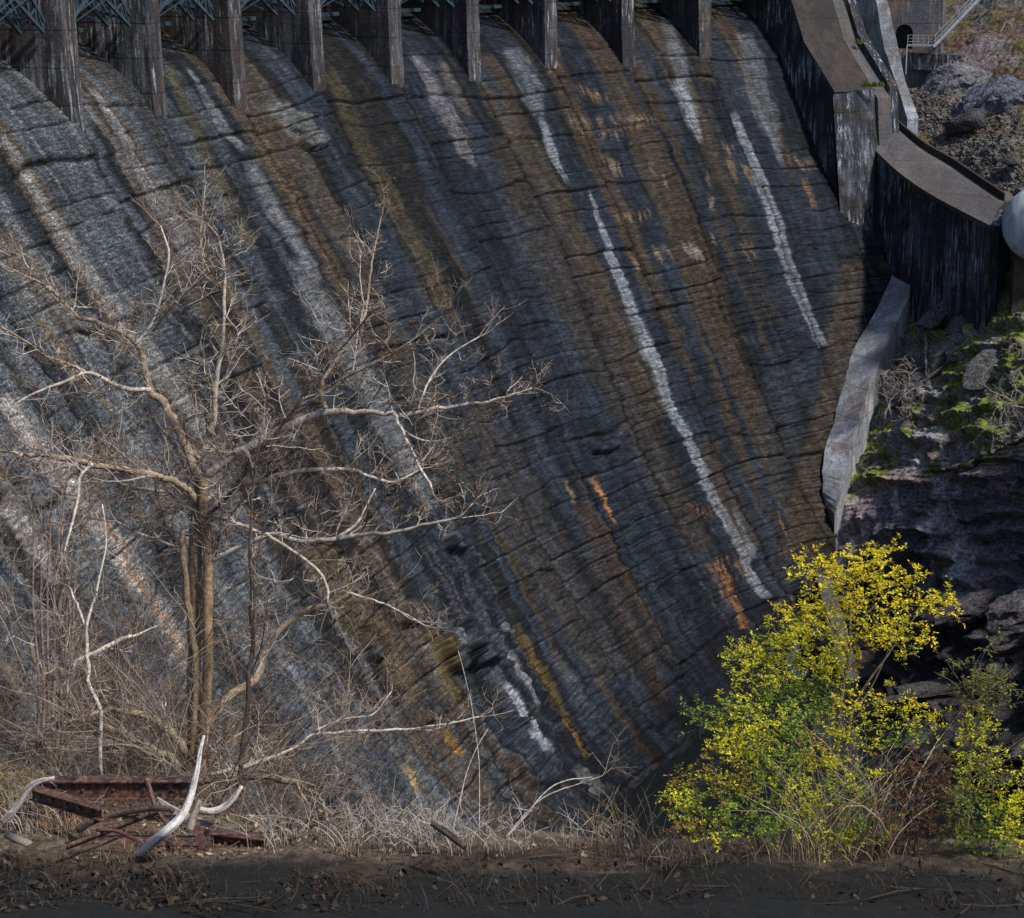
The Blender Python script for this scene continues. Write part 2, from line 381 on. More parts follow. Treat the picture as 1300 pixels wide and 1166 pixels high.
for i, (pts, col, al, so, rg, sp) in enumerate([
    ([(945, 45, 22), (965, 120, 30), (985, 185, 15), (993, 210, 6)], GRY, .8, .5, .6, .3),
    ([(932, 146, 8), (950, 190, 13), (975, 260, 15), (1000, 330, 16), (1020, 390, 15), (1041, 442, 15)], WHT, .62, .25, .25, .0),
    ([(748, 250, 4), (775, 320, 10), (800, 390, 15), (830, 460, 18), (850, 520, 14), (880, 570, 12), (905, 630, 14), (935, 690, 14), (968, 762, 12)], WHT, .72, .3, .4, .25),
    ([(932, 650, 7), (955, 710, 8)], WHT, .6, .4, .5, .3),
    ([(895, 560, 26), (925, 640, 34), (950, 700, 30)], BRN, .6, .6, .6, .4),
    ([(528, 72, 14), (560, 130, 22), (590, 195, 18), (602, 212, 8)], (.33, .32, .345), .75, .5, .7, .2),
    ([(560, 80, 14), (575, 110, 16), (598, 150, 8)], TAN, .7, .5, .5, .1),
    ([(650, 65, 22), (670, 110, 30), (684, 150, 16)], GRY, .8, .4, .5, .3),
    ([(686, 155, 6), (700, 195, 11), (718, 235, 6)], WHT, .7, .4, .5, .35),
    ([(845, 25, 16), (858, 75, 22), (868, 120, 18)], GRY, .8, .5, .6, .4),
    ([(860, 108, 14), (874, 140, 15), (888, 182, 7)], WHT, .75, .4, .5, .3),
    ([(628, 800, 18), (655, 848, 13), (678, 900, 10)], (.42, .42, .46), .8, .4, .5, .2),
    ([(640, 875, 11), (660, 910, 14), (687, 962, 15)], WHT, .78, .3, .3, .15),
    ([(3, 175, 12), (40, 230, 14), (90, 310, 22), (150, 395, 28), (215, 480, 30), (260, 550, 26)], (.32, .31, .305), .75, .55, .4, .1),
    ([(115, 115, 10), (170, 200, 16), (215, 270, 20), (250, 330, 26)], (.31, .30, .315), .75, .4, .5, .2),
    ([(240, 90, 6), (285, 165, 12), (312, 190, 14)], (.28, .29, .31), .7, .5, .5, .1),
    ([(0, 505, 26), (60, 590, 32), (120, 660, 30), (190, 765, 28), (243, 850, 24)], (.50, .46, .43), .8, .45, .4, .1),
    ([(130, 665, 8), (175, 740, 9), (232, 835, 8)], ORG, .55, .4, .6, .4),
    ([(0, 640, 22), (30, 680, 24), (65, 730, 20)], (.47, .43, .40), .8, .45, .4, .1),
    ([(0, 290, 40), (40, 350, 50), (110, 430, 44)], (.17, .135, .10), .7, .5, .6, .3),
    ([(45, 400, 10), (95, 480, 16), (150, 520, 10)], (.30, .20, .09), .6, .5, .6, .4),
    ([(318, 210, 20), (345, 262, 22), (380, 320, 20), (408, 358, 12)], (.27, .285, .305), .75, .5, .5, .1),
    ([(375, 335, 26), (420, 415, 34), (455, 470, 36), (490, 540, 32), (530, 615, 22), (545, 650, 16)], (.27, .29, .32), .75, .55, .4, .1),
    ([(350, 130, 30), (385, 170, 26), (400, 195, 18)], (.26, .27, .28), .8, .5, .6, .1),
    ([(415, 88, 14), (440, 150, 26), (480, 230, 30), (520, 300, 30), (560, 390, 30)], (.118, .098, .058), .7, .5, .5, .1),
    ([(210, 85, 14), (245, 160, 20), (290, 255, 20), (320, 310, 18)], (.14, .125, .07), .7, .5, .6, .3),
    ([(310, 135, 16), (345, 210, 20), (400, 300, 22), (440, 380, 20)], BRN, .75, .5, .5, .2),
    ([(618, 70, 14), (650, 140, 22), (680, 200, 26), (730, 300, 30), (790, 430, 34), (840, 530, 28)], BRN, .7, .5, .5, .1),
    ([(610, 105, 10), (630, 150, 14), (665, 200, 16)], (.15, .11, .07), .7, .5, .5, .2),
    ([(640, 175, 50), (670, 240, 70), (710, 330, 70), (750, 420, 60), (800, 520, 50), (850, 620, 40), (890, 700, 30)], (.092, .076, .060), .7, .5, .4, .1),
    ([(600, 520, 60), (660, 640, 66), (720, 760, 66), (780, 860, 60)], (.085, .073, .060), .65, .5, .5, .2),
    ([(740, 640, 24), (775, 730, 40), (810, 820, 40), (840, 890, 30)], (.10, .068, .050), .65, .6, .5, .1),
    ([(460, 380, 40), (520, 490, 46), (590, 620, 46)], (.080, .072, .058), .6, .5, .5, .2),
    ([(390, 690, 40), (440, 760, 50), (480, 810, 50), (530, 890, 30)], (.15, .112, .066), .8, .5, .5, .1),
    ([(540, 800, 20), (560, 850, 18), (590, 900, 14)], (.17, .125, .05), .7, .5, .6, .1),
    ([(655, 800, 12), (690, 855, 16), (712, 900, 12)], (.19, .13, .04), .75, .5, .6, .1),
    ([(714, 903, 7), (730, 930, 8), (748, 958, 8)], (.42, .24, .06), .85, .35, .4, .1),
    ([(568, 932, 8), (588, 960, 9)], (.40, .22, .06), .85, .35, .4, .1), ([(520, 974, 9), (536, 1002, 10)], (.55, .36, .14), .9, .35, .4, .1),
    ([(754, 610, 8), (765, 632, 6), (779, 664, 3)], (.66, .32, .11), .9, .5, .3, .1), ([(718, 616, 6), (730, 637, 7)], (.38, .27, .18), .8, .4, .4, .1),
    ([(908, 715, 24), (922, 745, 20), (938, 775, 14), (950, 800, 10)], (.48, .23, .09), .8, .6, 1.0, .85), ([(935, 712, 14), (945, 735, 10)], (.33, .2, .1), .6, .5, .8, .5),
    ([(1080, 335, 34), (1072, 400, 38), (1062, 470, 38), (1044, 560, 46), (1028, 640, 60), (1015, 700, 60)], (.115, .088, .066), .85, .4, .2, .0),
    ([(1000, 470, 50), (985, 560, 60), (975, 650, 60)], (.075, .088, .11), .5, .6, .3, .1),
    ([(895, 130, 8), (930, 240, 18), (955, 330, 24), (980, 420, 26)], (.07, .062, .058), .7, .6, .5, .1),
    ([(738, 976, 22), (752, 990, 30), (766, 1004, 26)], (.34, .34, .37), .85, .2, .2, .0),
    ([(565, 800, 20), (572, 830, 26)], (.26, .27, .30), .7, .4, .6, .2),
    ([(1112, 330, 16), (1125, 350, 14)], BRN, .7, .5, .3, .0), ([(1020, 230, 5), (1035, 270, 6)], (.3, .18, .08), .7, .5, .8, .4),
    ([(885, 66, 20), (905, 110, 26)], (.11, .085, .06), .7, .5, .6, .3),
]):
    stroke(pts, col, al, so, rg, 300 + i * 7, sp)
# short drips of lime and rust along the lift joints
dr_ = random.Random(5)
for (u0, v0, u1, v1, n, ln, col) in [(665, 70, 705, 78, 9, 14, (.36, .2, .1)), (720, 155, 830, 150, 34, 13, (.30, .22, .15)), (735, 110, 770, 125, 10, 14, (.3, .19, .1)), (800, 325, 812, 335, 6, 16, (.4, .3, .22)), (822, 318, 850, 318, 9, 16, (.33, .25, .18)),
                                   (865, 310, 885, 318, 9, 18, (.42, .36, .3)), (915, 180, 930, 190, 6, 12, (.35, .25, .15)), (920, 205, 950, 215, 12, 22, (.33, .24, .14)), (785, 275, 830, 270, 14, 8, (.34, .24, .14)), (690, 62, 712, 62, 6, 9, (.36, .24, .14)),
                                   (560, 505, 640, 470, 8, 6, (.2, .17, .13)), (1000, 200, 1050, 210, 9, 12, (.28, .19, .1)), (895, 195, 905, 300, 10, 10, (.3, .25, .2)), (940, 310, 960, 320, 8, 14, (.32, .24, .15)), (860, 420, 960, 430, 10, 6, (.2, .18, .16)),
                                   (870, 640, 900, 650, 10, 10, (.28, .15, .07)), (980, 640, 1000, 700, 7, 12, (.26, .17, .1)), (765, 200, 790, 215, 9, 14, (.35, .28, .2)), (725, 175, 800, 165, 14, 9, (.32, .22, .14)), (825, 210, 850, 235, 6, 10, (.3, .26, .22))]:
    for k in range(n):
        a = dr_.random(); u = u0 + (u1 - u0) * a + dr_.uniform(-2, 2); v = v0 + (v1 - v0) * a + dr_.uniform(-4, 4); L = ln * dr_.uniform(.4, 1.3)
        stroke([(u, v, dr_.uniform(2, 3.6)), (u + L * .2, v + L * .5, 2.6), (u + L * .42, v + L, 1.6)], col, .75, .6, .4, 900 + k)
C_ *= (0.37 + 0.17 * left)[..., None]; lip_light = (np.exp(-(((1 - fr) * LH - .16) / .10) ** 2) * vary * .5 + np.exp(-(((1 - f2) * .61 - .10) / .06) ** 2) * v2 * .35) * expo; C_ *= (1 + 1.1 * lip_light)[..., None]; C_ *= (1 - 0.88 * joint - 0.5 * course - 0.85 * vj).clip(0.12, 1)[..., None]          # painted highlight on ledge lips; silt and moss held in the open joints
C_ *= (0.6 + 0.8 * N4)[..., None]
wet = sst(6.0, 0.5, Z_)[..., None]; C_ = C_ * (1 - .5 * wet)

an = A0 - sv / RAD
Rd = R_ + nr[None, :] * disp; Zd = Z_ + nz_[None, :] * disp
P_ = np.stack([CX + (RAD - Rd) * np.cos(an)[:, None], CY + (RAD - Rd) * np.sin(an)[:, None], Zd], -1)

SIDE_L = [(1136, 338), (1118, 384), (1083, 447), (1071, 490), (1058, 538), (1045, 590), (1044, 610), (1052, 655), (1048, 705), (1030, 770), (985, 850)]
sl = [hit(*p) for p in SIDE_L]
slt = np.array([h[1] for h in sl]); sls = np.array([h[0] for h in sl]); o_ = np.argsort(slt)
smax = np.interp(tv, slt[o_], sls[o_], left=111, right=111) + 1.6
smax[tv < slt.min()] = 111
smax = np.where(tv > slt.max(), np.maximum(sls[-1] + 1.6 - (tv - slt.max()) * .2, 0), smax)
DAM = empty('dam', pos(45, 34, -1), 'tall dark concrete dam with a stained stepped spillway and a row of piers', 'dam')
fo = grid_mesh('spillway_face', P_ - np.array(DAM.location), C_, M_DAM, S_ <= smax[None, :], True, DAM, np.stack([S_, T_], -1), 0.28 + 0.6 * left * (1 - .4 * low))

def rz_prism(mb, prof, s0, s1, n=1, col=None):
    """(r, z) outline swept along the dam from s0 to s1"""
    ring = [[pos(s, r, z) for r, z in prof] for s in np.linspace(s0, s1, n + 1)]
    m = len(prof); vs = [p for g in ring for p in g]; fs = []
    for k in range(n):
        for i in range(m):
            j = (i + 1) % m; fs.append((k * m + i, k * m + j, (k + 1) * m + j, (k + 1) * m + i))
    fs.append(tuple(range(m))[::-1]); fs.append(tuple(range(n * m, (n + 1) * m)))
    mb.add(vs, fs, col)
# piers
for i in range(-5, 9):
    mb = MB(); s0 = i * BAY
    th = 0.92
    if i == 6:
        rz_prism(mb, [(0.1, 47.5), (-0.2, 67), (-13, 67), (-13, 47.5)], s0 - th, s0 + th)
    else:
        rz_prism(mb, [(0.35, 47.5), (-0.05, 53.4), (-0.05, 53.55), (-0.45, 67), (-13, 67), (-13, 47.5)], s0 - th, s0 + th)
    p = mb.build('pier', M_PIER, DAM)
    bv = p.modifiers.new('b', 'BEVEL'); bv.width = 0.07; bv.segments = 2; bv.limit_method = 'ANGLE'
# gates in the bays
for i in range(-6, 9):
    a, b = i * BAY + 1.2, (i + 1) * BAY - 1.2
    if i == 8: b = 100.9
    mb = MB(); rz_prism(mb, [(-8.6, 56.1), (-9.6, 59), (-10, 64), (-10.3, 64), (-9.9, 59), (-8.9, 56.1)], a, b, 3)
    g = mb.build('gate', M_DARKSTEEL, DAM)
    m = (a + b) / 2
    for q_, r0 in ((0, -1.3), (1, -3.0)):
        t = MB(); x0, x1 = a + .05, b - .05
        lo = lambda s: 56.0 + 2.7 * (1 - abs(s - m) / (m - a)) ; hi = lambda s: 56.7 + 4.6 * (1 - abs(s - m) / (m - a))
        for fn in (lo, hi):
            for (sa, sb) in ((x0, m), (m, x1)): t.bar(pos(sa, r0, fn(sa)), pos(sb, r0, fn(sb)), 0.20, 0.20)
        nz = 10; ss = np.linspace(x0, x1, nz + 1)
        for k in range(nz):
            f1, f2_ = (lo, hi) if k % 2 == 0 else (hi, lo)
            t.bar(pos(ss[k], r0, f1(ss[k])), pos(ss[k + 1], r0, f2_(ss[k + 1])), 0.11)
            if k: t.bar(pos(ss[k], r0, lo(ss[k])), pos(ss[k], r0, hi(ss[k])), 0.08)
        to = t.build('truss', M_TEAL, g, origin=np.array(DAM.location))
    t = MB(); t.bar(pos(a, -5.2, 55.7), pos(b, -5.2, 55.7), 0.35, 0.30)
    for fr_ in (.12, .5, .88): t.bar(pos(a + (b - a) * fr_, -1.3, 56.6), pos(a + (b - a) * fr_, -8.9, 58.5), 0.16)
    t.bar(pos(a, -1.25, 56.5), pos(b, -1.25, 59.6), 0.07); t.bar(pos(a, -1.1, 56.2), pos(b, -1.1, 59.0), 0.05)
    t.build('brace', M_TEAL, g, origin=np.array(DAM.location))
mb = MB(); rz_prism(mb, [(-12.5, 67.05), (-1.5, 67.05), (-1.5, 68), (-12.5, 68)], -6 * BAY, 112, 24)
mb.build('deck', M_PIER, DAM)

# right abutment block that closes the spillway
mb = MB()
rz_prism(mb, [(-13, 30), (-13, 66), (-8, 66), (1.3, 55.75), (3.4, 51.5), (7.9, 46.7), (8.2, 39), (9.2, 33), (11.5, 25), (11, 20)], 101, 107, 3)
ab = mb.build('abutment_block', M_BLOCK, DAM)
def top_skin(name, s0, s1, lift, mat, prof=((-8, 66), (1.3, 55.75), (3.4, 51.5), (7.95, 46.66))):
    mb = MB(); pr = list(prof)
    rz_prism(mb, [(r + lift * .8, z + lift * .6) for r, z in pr] + [(r - .3, z - .4) for r, z in pr[::-1]], s0, s1, 3)
    return mb.build(name, mat, DAM)
top_skin('top_surface', 101.02, 106.98, 0.12, M_TOP)
mb = MB(); rz_prism(mb, [(-13, 30), (-8, 65.6), (1.3, 55.3), (3.4, 51.1), (8.6, 45.9), (9.5, 38), (10, 30)], 107, 109, 2)
mb.build('gutter', M_SLOPE, DAM)
mb = MB(); rz_prism(mb, [(-13, 30), (-8, 66.6), (1.3, 56.5), (3.4, 52.2), (8.4, 47.0), (9.3, 38), (10, 30)], 109, 110.2, 2)
mb.build('parapet', M_BLOCK, DAM)
# pale stepped wall descending behind the parapet
mb = MB()
stp = []
path = [(1100, -60, 229), (1126, 0, 224.5), (1140, 60, 221), (1150, 105, 218), (1166, 150, 214.5)]
ed = [(1078, -60, 229.5), (1112, 0, 225), (1122, 60, 222), (1138, 105, 218.5), (1152, 152, 214.5)]
ctl = [np.array(at(*p)) for p in path]; ctr = [np.array(at(*p)) for p in ed]
N = 30
def lerp_path(c, f):
    x = f * (len(c) - 1); i = min(int(x), len(c) - 2); return c[i] + (c[i + 1] - c[i]) * (x - i)
A_ = [lerp_path(ctl, k / N) for k in range(N + 1)]; B_ = [lerp_path(ctr, k / N) for k in range(N + 1)]
for k in range(N):
    z0, z1 = A_[k][2], A_[k + 1][2]
    quad = [A_[k], A_[k + 1], B_[k + 1], B_[k]]
    top = [np.array([p[0], p[1], p[2]]) for p in quad]
    for j in range(4): top[j][2] += .5 * (float(vn(np.array([(k + (j in (1, 2))) * .7]), np.array([0.5]), 3)[0]) - .5)
    mb.poly_prism([np.array([p[0], p[1], p[2] - 9.0]) for p in quad], top)
sw_o = mb.build('stepped_wall', M_PALE, None, origin=ctl[2])
prop(sw_o, 'pale narrow concrete wall running steeply down beside the dark gap at the top right', 'wall')

# ------------------------------------------------------------------ curved retaining wall on the right
LIP = [(1060, 160, 209.3), (1110, 190, 211), (1140, 218, 207), (1175, 243, 203), (1215, 265, 198), (1258, 287, 193)]
UPP = [(1062, 122, 210.5), (1120, 150, 214.5), (1160, 188, 210.5), (1200, 213, 206.5), (1235, 236, 201.5), (1270, 258, 196.5)]
def smooth_path(pts, n):
    pts = np.array(pts, float); m = len(pts); P = np.vstack([2 * pts[0] - pts[1], pts, 2 * pts[-1] - pts[-2]]); out = []
    for x in np.linspace(0, m - 1, n):
        i = min(int(x), m - 2); t = x - i; p0, p1, p2, p3 = P[i], P[i + 1], P[i + 2], P[i + 3]
        out.append(0.5 * ((2 * p1) + (-p0 + p2) * t + (2 * p0 - 5 * p1 + 4 * p2 - p3) * t * t + (-p0 + 3 * p1 - 3 * p2 + p3) * t ** 3))
    return np.array(out)
lipW = smooth_path([at(*p) for p in LIP[1:]], 26); uppW = smooth_path([at(*p) for p in UPP[1:]], 26)
RW = empty('retaining_wall', (lipW[12][0], lipW[12][1], 28), 'curved retaining wall with a lighter sloped top and dark streaked face', 'wall')
def strip(mb, rows):
    n = len(rows[0]); m = len(rows); vs = np.concatenate(rows); fs = []
    for a in range(m - 1):
        for i in range(n - 1): fs.append((a * n + i, a * n + i + 1, (a + 1) * n + i + 1, (a + 1) * n + i))
    mb.add(vs, fs)
def slab(mb, rows):
    """closed body from successive rows of points (a loop around the section)"""
    n = len(rows[0]); m = len(rows); vs = np.concatenate(rows); fs = []
    for a in range(m):
        b = (a + 1) % m
        for i in range(n - 1): fs.append((a * n + i, b * n + i, b * n + i + 1, a * n + i + 1))
    fs.append(tuple(a * n for a in range(m))); fs.append(tuple(a * n + n - 1 for a in range(m))[::-1])
    mb.add(vs, fs)
back = uppW - lipW; back[:, 2] = 0; back /= np.linalg.norm(back, axis=1)[:, None]
dn = lambda P, z: np.column_stack([P[:, 0], P[:, 1], np.full(len(P), z)])
mb = MB(); slab(mb, [lipW - np.array([0, 0, .02]) + back * .25, dn(lipW + back * .25, 22.0), dn(uppW, 22.0), uppW - np.array([0, 0, .3])])
mb.build('wall_face', M_BLOCK, RW)
mb = MB(); slab(mb, [lipW, uppW, uppW - np.array([0, 0, .6]), lipW - np.array([0, 0, .55]) + back * .3])
mb.build('sloped_top', M_SLOPE, RW)
w1 = uppW + back * 0.2; w2 = uppW + back * 1.9
w1 = w1 - np.array([0, 0, .25]); w2 = w2 - np.array([0, 0, .05])
mb = MB(); slab(mb, [w1, w2, w2 - np.array([0, 0, 8.]), w1 - np.array([0, 0, 8.])]); mb.build('walkway', M_SLOPE, RW)
w3 = w2 + back * .003; w4 = w2 + back * .6; up = np.array([0, 0, .75])
mb = MB(); slab(mb, [w3 + up, w4 + up, w4 - np.array([0, 0, 8.]), w3 - np.array([0, 0, 8.])]); mb.build('kerb', M_TOP, RW)
# front infill between block and lip (the streaked facet)
mb = MB()
fa = [at(1057.5, 121, 207.4), at(1109, 113, 210.6), at(1111, 190, 210.7), at(1106, 330, 210.7), at(1068, 290, 209.2)]
bk = [p + np.array([1.2, 2.6, 0]) for p in fa]; mb.poly_prism(fa, bk); mb.build('corner_facet', M_BLOCK, RW)
# end face and box behind
mb = MB(); e0 = lipW[-1]; e1 = uppW[-1] + back[-1] * 2.4
mb.poly_prism([np.array([e0[0], e0[1], 20]), np.array([e0[0] + .9, e0[1] + .2, 20]), np.array([e1[0] + .9, e1[1], 20]), np.array([e1[0], e1[1], 20])],
              [e0 + np.array([0.0, 0, -.05]), e0 + np.array([.9, .2, -.05]), np.array([e1[0] + .9, e1[1], uppW[-1][2] - .05]), np.array([e1[0], e1[1], uppW[-1][2] - .05])])
mb.build('end_face', M_BLOCK, RW)

# penstock
PEN = empty('penstock', at(1318, 285, 189), 'large pale blue-grey steel pipe end beside the retaining wall', 'pipe')
ax0 = at(1318, 287, 187.5); ax1 = at(1352, 268, 204)
ax = ax1 - ax0; L_ = np.linalg.norm(ax); ax /= L_
prof = [(1.7 * (1 - math.cos(t)), max(.02, 3.55 * math.sin(t))) for t in np.linspace(0.02, math.pi / 2, 14)] + [(4.2, 3.55), (4.25, 3.68), (4.5, 3.68), (4.55, 3.55), (8, 3.55), (L_, 3.55)]
mb = MB(); mb.tube([ax0 + ax * a for a, _ in prof], [r for _, r in prof], 48); mb.build('shell', M_PIPE, PEN, smooth=True)
mb = MB(); mb.tube([ax0 + ax * a for a in (6.9, 6.95, 7.4, 7.45)], [3.5, 3.8, 3.8, 3.5], 48); mb.build('band', M_GREYPAINT, PEN, smooth=True)
mb = MB()
for a in (3.4, 6.4):
    c = ax0 + ax * a; mb.poly_prism([c + np.array([x, y, -12]) for x, y in ((-2.6, -.4), (2.6, -.4), (2.6, .4), (-2.6, .4))], [c + np.array([x, y, -2.4]) for x, y in ((-2.6, -.4), (2.6, -.4), (2.6, .4), (-2.6, .4))])
mb.build('saddle', M_TOP, PEN)

# pale side wall at the foot of the spillway
SW_L = [(1136, 338), (1118, 384), (1083, 447), (1071, 490), (1058, 538), (1047, 573), (1044, 608), (1048, 642)]
SW_R = [(1160, 332), (1154, 374), (1132, 425), (1112, 470), (1092, 526), (1079, 578), (1071, 615), (1061, 652)]
SW_B = SW_R
def plen(pts, ds): return smooth_path([at(u, v, d) for (u, v), d in zip(pts, ds)], 40)
dl = [hit(*p)[3] - 0.5 for p in SW_L]
Lp = plen(SW_L, dl); Rp = plen(SW_R, [d - 1.6 for d in dl]); Bp = plen(SW_B, [d - 1.75 for d in dl])
for arr, sd in ((Lp, 1), (Rp, 2)):
    n = np.arange(len(arr)); arr[:, 0] += (vn(n * .5, n * 0, sd) - .5) * .3; arr[:, 2] += (vn(n * .5, n * 0, sd + 5) - .5) * .2
SWO = empty('side_wall', Lp[-1], 'pale grey sloping side wall along the right foot of the spillway', 'wall')
mb = MB(); LB = Lp + np.array([0.3, 2.2, -2.5]); RB = dn(Rp, 0); RB[:, 2] = Rp[:, 2] - 9; RB += np.array([.25, 0, 0])
slab(mb, [Lp, Rp, RB, LB]); o = mb.build('wall_body', M_PALE, SWO)

ll = [at(1034, 725, 184), at(1052, 795, 181), at(1078, 890, 176)]; lr = [at(1054, 735, 183.6), at(1074, 795, 180.6), at(1098, 890, 175.6)]
mb = MB(); Lq, Rq = smooth_path(ll, 14), smooth_path(lr, 14)
slab(mb, [Lq, Rq, Rq + np.array([.2, 3, -4]), Lq + np.array([.2, 3, -4])]); mb.build('lower_wall', M_SLOPE, SWO)

# ------------------------------------------------------------------ natural hillsides
def net_surface(rows, na, nb, sink=0):
    G = np.array([[at(*p) for p in r] for r in rows])          # rows x cols x 3
    if sink: G = np.concatenate([G, G[-1:] - np.array([0, .5, sink])])
    R1 = np.array([smooth_path(G[:, j], na) for j in range(G.shape[1])])     # cols, na, 3
    return np.array([smooth_path(R1[:, i], nb) for i in range(na)])          # na, nb, 3
def normals(P):
    a = np.gradient(P, axis=0); b = np.gradient(P, axis=1); n = np.cross(b, a); n /= np.linalg.norm(n, axis=2)[..., None] + 1e-9
    flip = (n[..., 1] > 0.0) & (n[..., 2] < 0.3); n[flip] *= -1; n[n[..., 2] < -0.3] *= -1
    return n
# upper scree slope
rows = [[(1120, 175, 217), (1168, 180, 216.5), (1215, 212, 211.5), (1262, 236, 205), (1305, 258, 199), (1400, 300, 187), (1560, 380, 170)],
        [(1130, 140, 223), (1180, 120, 222), (1230, 165, 215), (1275, 190, 209), (1330, 220, 203), (1430, 270, 191), (1600, 330, 173)],
        [(1135, 100, 230), (1195, 80, 229), (1240, 110, 222), (1290, 130, 216), (1350, 170, 210), (1450, 220, 198), (1640, 280, 178)],
        [(1140, 60, 238), (1210, 50, 234), (1250, 60, 228), (1310, 70, 223), (1370, 110, 217), (1480, 160, 205), (1680, 220, 184)],
        [(1150, -20, 248), (1220, -10, 243), (1270, -10, 238), (1330, 0, 232), (1400, 40, 226), (1500, 80, 214), (1720, 140, 190)],
        [(1160, -160, 262), (1230, -150, 257), (1290, -150, 252), (1360, -140, 246), (1430, -110, 238), (1540, -70, 225), (1760, 0, 200)]]
UH = net_surface(rows, 260, 320); n = normals(UH); X, Y, Zc = UH[..., 0], UH[..., 1], UH[..., 2]
d = (fbm(X / 5, (Y + Zc) / 5, 4, 401) - .5) * 2.2 + (fbm(X / .9, (Y + Zc) / .9, 4, 405) - .5) * 0.8
UHP = UH + n * d[..., None]
g1 = fbm(X / 3, (Y + Zc) / 3, 4, 411)[..., None]; g2 = fbm(X / .8, (Y + Zc) / .8, 3, 413)[..., None]
C = np.array([.105, .074, .050]) * (.5 + g2); ms = sst(.50, .62, g1) * .8
C = C * (1 - ms) + np.array([.085, .075, .028]) * (.5 + g2) * ms
gy = sst(.52, .62, fbm(X / 2, (Y + Zc) / 4, 4, 417))[..., None] * .6; C = C * (1 - gy) + np.array([.12, .115, .12]) * (.5 + g2) * gy
prop(grid_mesh('hillside', UHP, C, M_ROCK), kind='structure')
# lower rocky bank and cliff above the pool
rows = [[(1110, 250, 224), (1190, 290, 218), (1230, 300, 213), (1275, 300, 207), (1340, 320, 199), (1440, 360, 186), (1600, 430, 167)],
        [(1120, 330, 214.5), (1190, 368, 209), (1230, 372, 204), (1270, 370, 199), (1335, 380, 191), (1430, 420, 178), (1600, 500, 160)],
        [(1128, 430, 207), (1165, 450, 203.5), (1210, 450, 198), (1255, 445, 193), (1320, 460, 184), (1430, 500, 172), (1600, 560, 156)],
        [(1108, 510, 203), (1150, 520, 199), (1195, 520, 193), (1250, 520, 187), (1312, 525, 180), (1430, 570, 166), (1600, 620, 152)],
        [(1085, 585, 198.5), (1125, 597, 194.5), (1182, 592, 188), (1245, 577, 182), (1312, 553, 176), (1430, 600, 162), (1600, 650, 149)],
        [(1062, 648, 195), (1127, 612, 192.5), (1188, 602, 187), (1248, 588, 181), (1314, 563, 175), (1430, 615, 161), (1600, 665, 148)],
        [(1022, 725, 194), (1115, 700, 190.5), (1180, 690, 185.5), (1240, 680, 180), (1310, 665, 174), (1430, 720, 160), (1600, 760, 147)],
        [(990, 800, 191), (1105, 790, 187), (1170, 780, 181.5), (1235, 768, 175), (1310, 765, 169), (1430, 810, 156), (1600, 850, 144)],
        [(940, 880, 186), (1085, 875, 180), (1160, 862, 174), (1230, 850, 168), (1310, 860, 161), (1430, 900, 151), (1600, 930, 140)],
        [(905, 935, 179), (1060, 930, 172), (1150, 915, 167), (1230, 905, 163), (1310, 915, 157), (1430, 950, 147), (1600, 980, 137)],
        [(890, 990, 172), (1060, 985, 166), (1150, 970, 161), (1230, 960, 157), (1310, 970, 151), (1430, 1000, 141), (1600, 1030, 132)]]
LR = net_surface(rows, 600, 400, 9); n = normals(LR); X, Y, Zc = LR[..., 0], LR[..., 1], LR[..., 2]
va = np.linspace(-1, 10, 600)[:, None] + 0 * X                        # row coordinate: <4 bench, >4 cliff
cl = sst(3.6, 4.3, va)
st = Zc - 0.36 * X + 0.10 * Y; al_ = X + 0.3 * Zc - .8 * Y
wq = (st + 1.4 * (fbm(al_ / 7, st / 5, 3, 431) - .5)) / 1.5; wk = np.floor(wq); wf = wq - wk
ledge = (1 - wf) ** 1.3 * sst(.3, .6, fbm(al_ / 4, wk * 3.7, 3, 433)) * (.5 + _h2(wk, wk * 0, 437))
w2q = (st + .5 * (fbm(al_ / 3, st / 2, 3, 439) - .5)) / .42; w2k = np.floor(w2q); led2 = (1 - (w2q - w2k)) * sst(.4, .65, fbm(al_ / 1.8, w2k * 2.1, 3, 441))
blk = np.abs(fbm(al_ / 2.6, st / 1.3, 4, 443) - .5) * 2
d = ledge * (1.0 + .2 * cl) + led2 * .35 - blk * .65 * (1 - .3 * cl) + (fbm(al_ / 9, st / 4, 3, 447) - .5) * (1.6 + 1.6 * cl)
LRP = LR + n * d[..., None]
nn = normals(LRP)
g1 = fbm(al_ / 3.5, st / 2, 4, 451)[..., None]; g2 = fbm(al_ / 1.2, st / .4, 4, 453)[..., None]
C = np.array([.14, .137, .14]) * (.35 + 1.2 * g2) * (1 - cl[..., None]) + np.array([.085, .080, .088]) * (.35 + 1.3 * g2) * cl[..., None]
tn = sst(.48, .6, fbm(al_ / 2.2, st / 1.4, 4, 457))[..., None] * (1 - cl[..., None]) * .8; C = C * (1 - tn) + np.array([.11, .088, .066]) * (.5 + g2) * tn
pk = sst(.50, .62, fbm(al_ / 6, st / 2.5, 4, 459))[..., None] * cl[..., None] * .7; C = C * (1 - pk) + np.array([.17, .130, .134]) * (.4 + 1.2 * g2) * pk
wh = (sst(.60, .70, fbm(al_ / 2.2, Zc / 4, 4, 461)) * cl * .6)[..., None]; C = C * (1 - wh) + np.array([.24, .245, .26]) * wh
lipb = (np.exp(-((va - 4.0) / .16) ** 2) * .8)[..., None]; C = C * (1 - lipb) + np.array([.19, .145, .13]) * (.4 + 1.1 * g2) * lipb
moss = (sst(.30, .60, nn[..., 2]) * sst(.42, .54, fbm(al_ / 3, st / 1.6, 4, 463) + .10 * np.exp(-((va - 3.5) / .5) ** 2) + .06 * sst(1.2, .2, va)) * sst(4.15, 3.8, va))[..., None]
C = C * (1 - moss) + np.array([.088, .108, .016]) * (.35 + 1.3 * g2) * moss
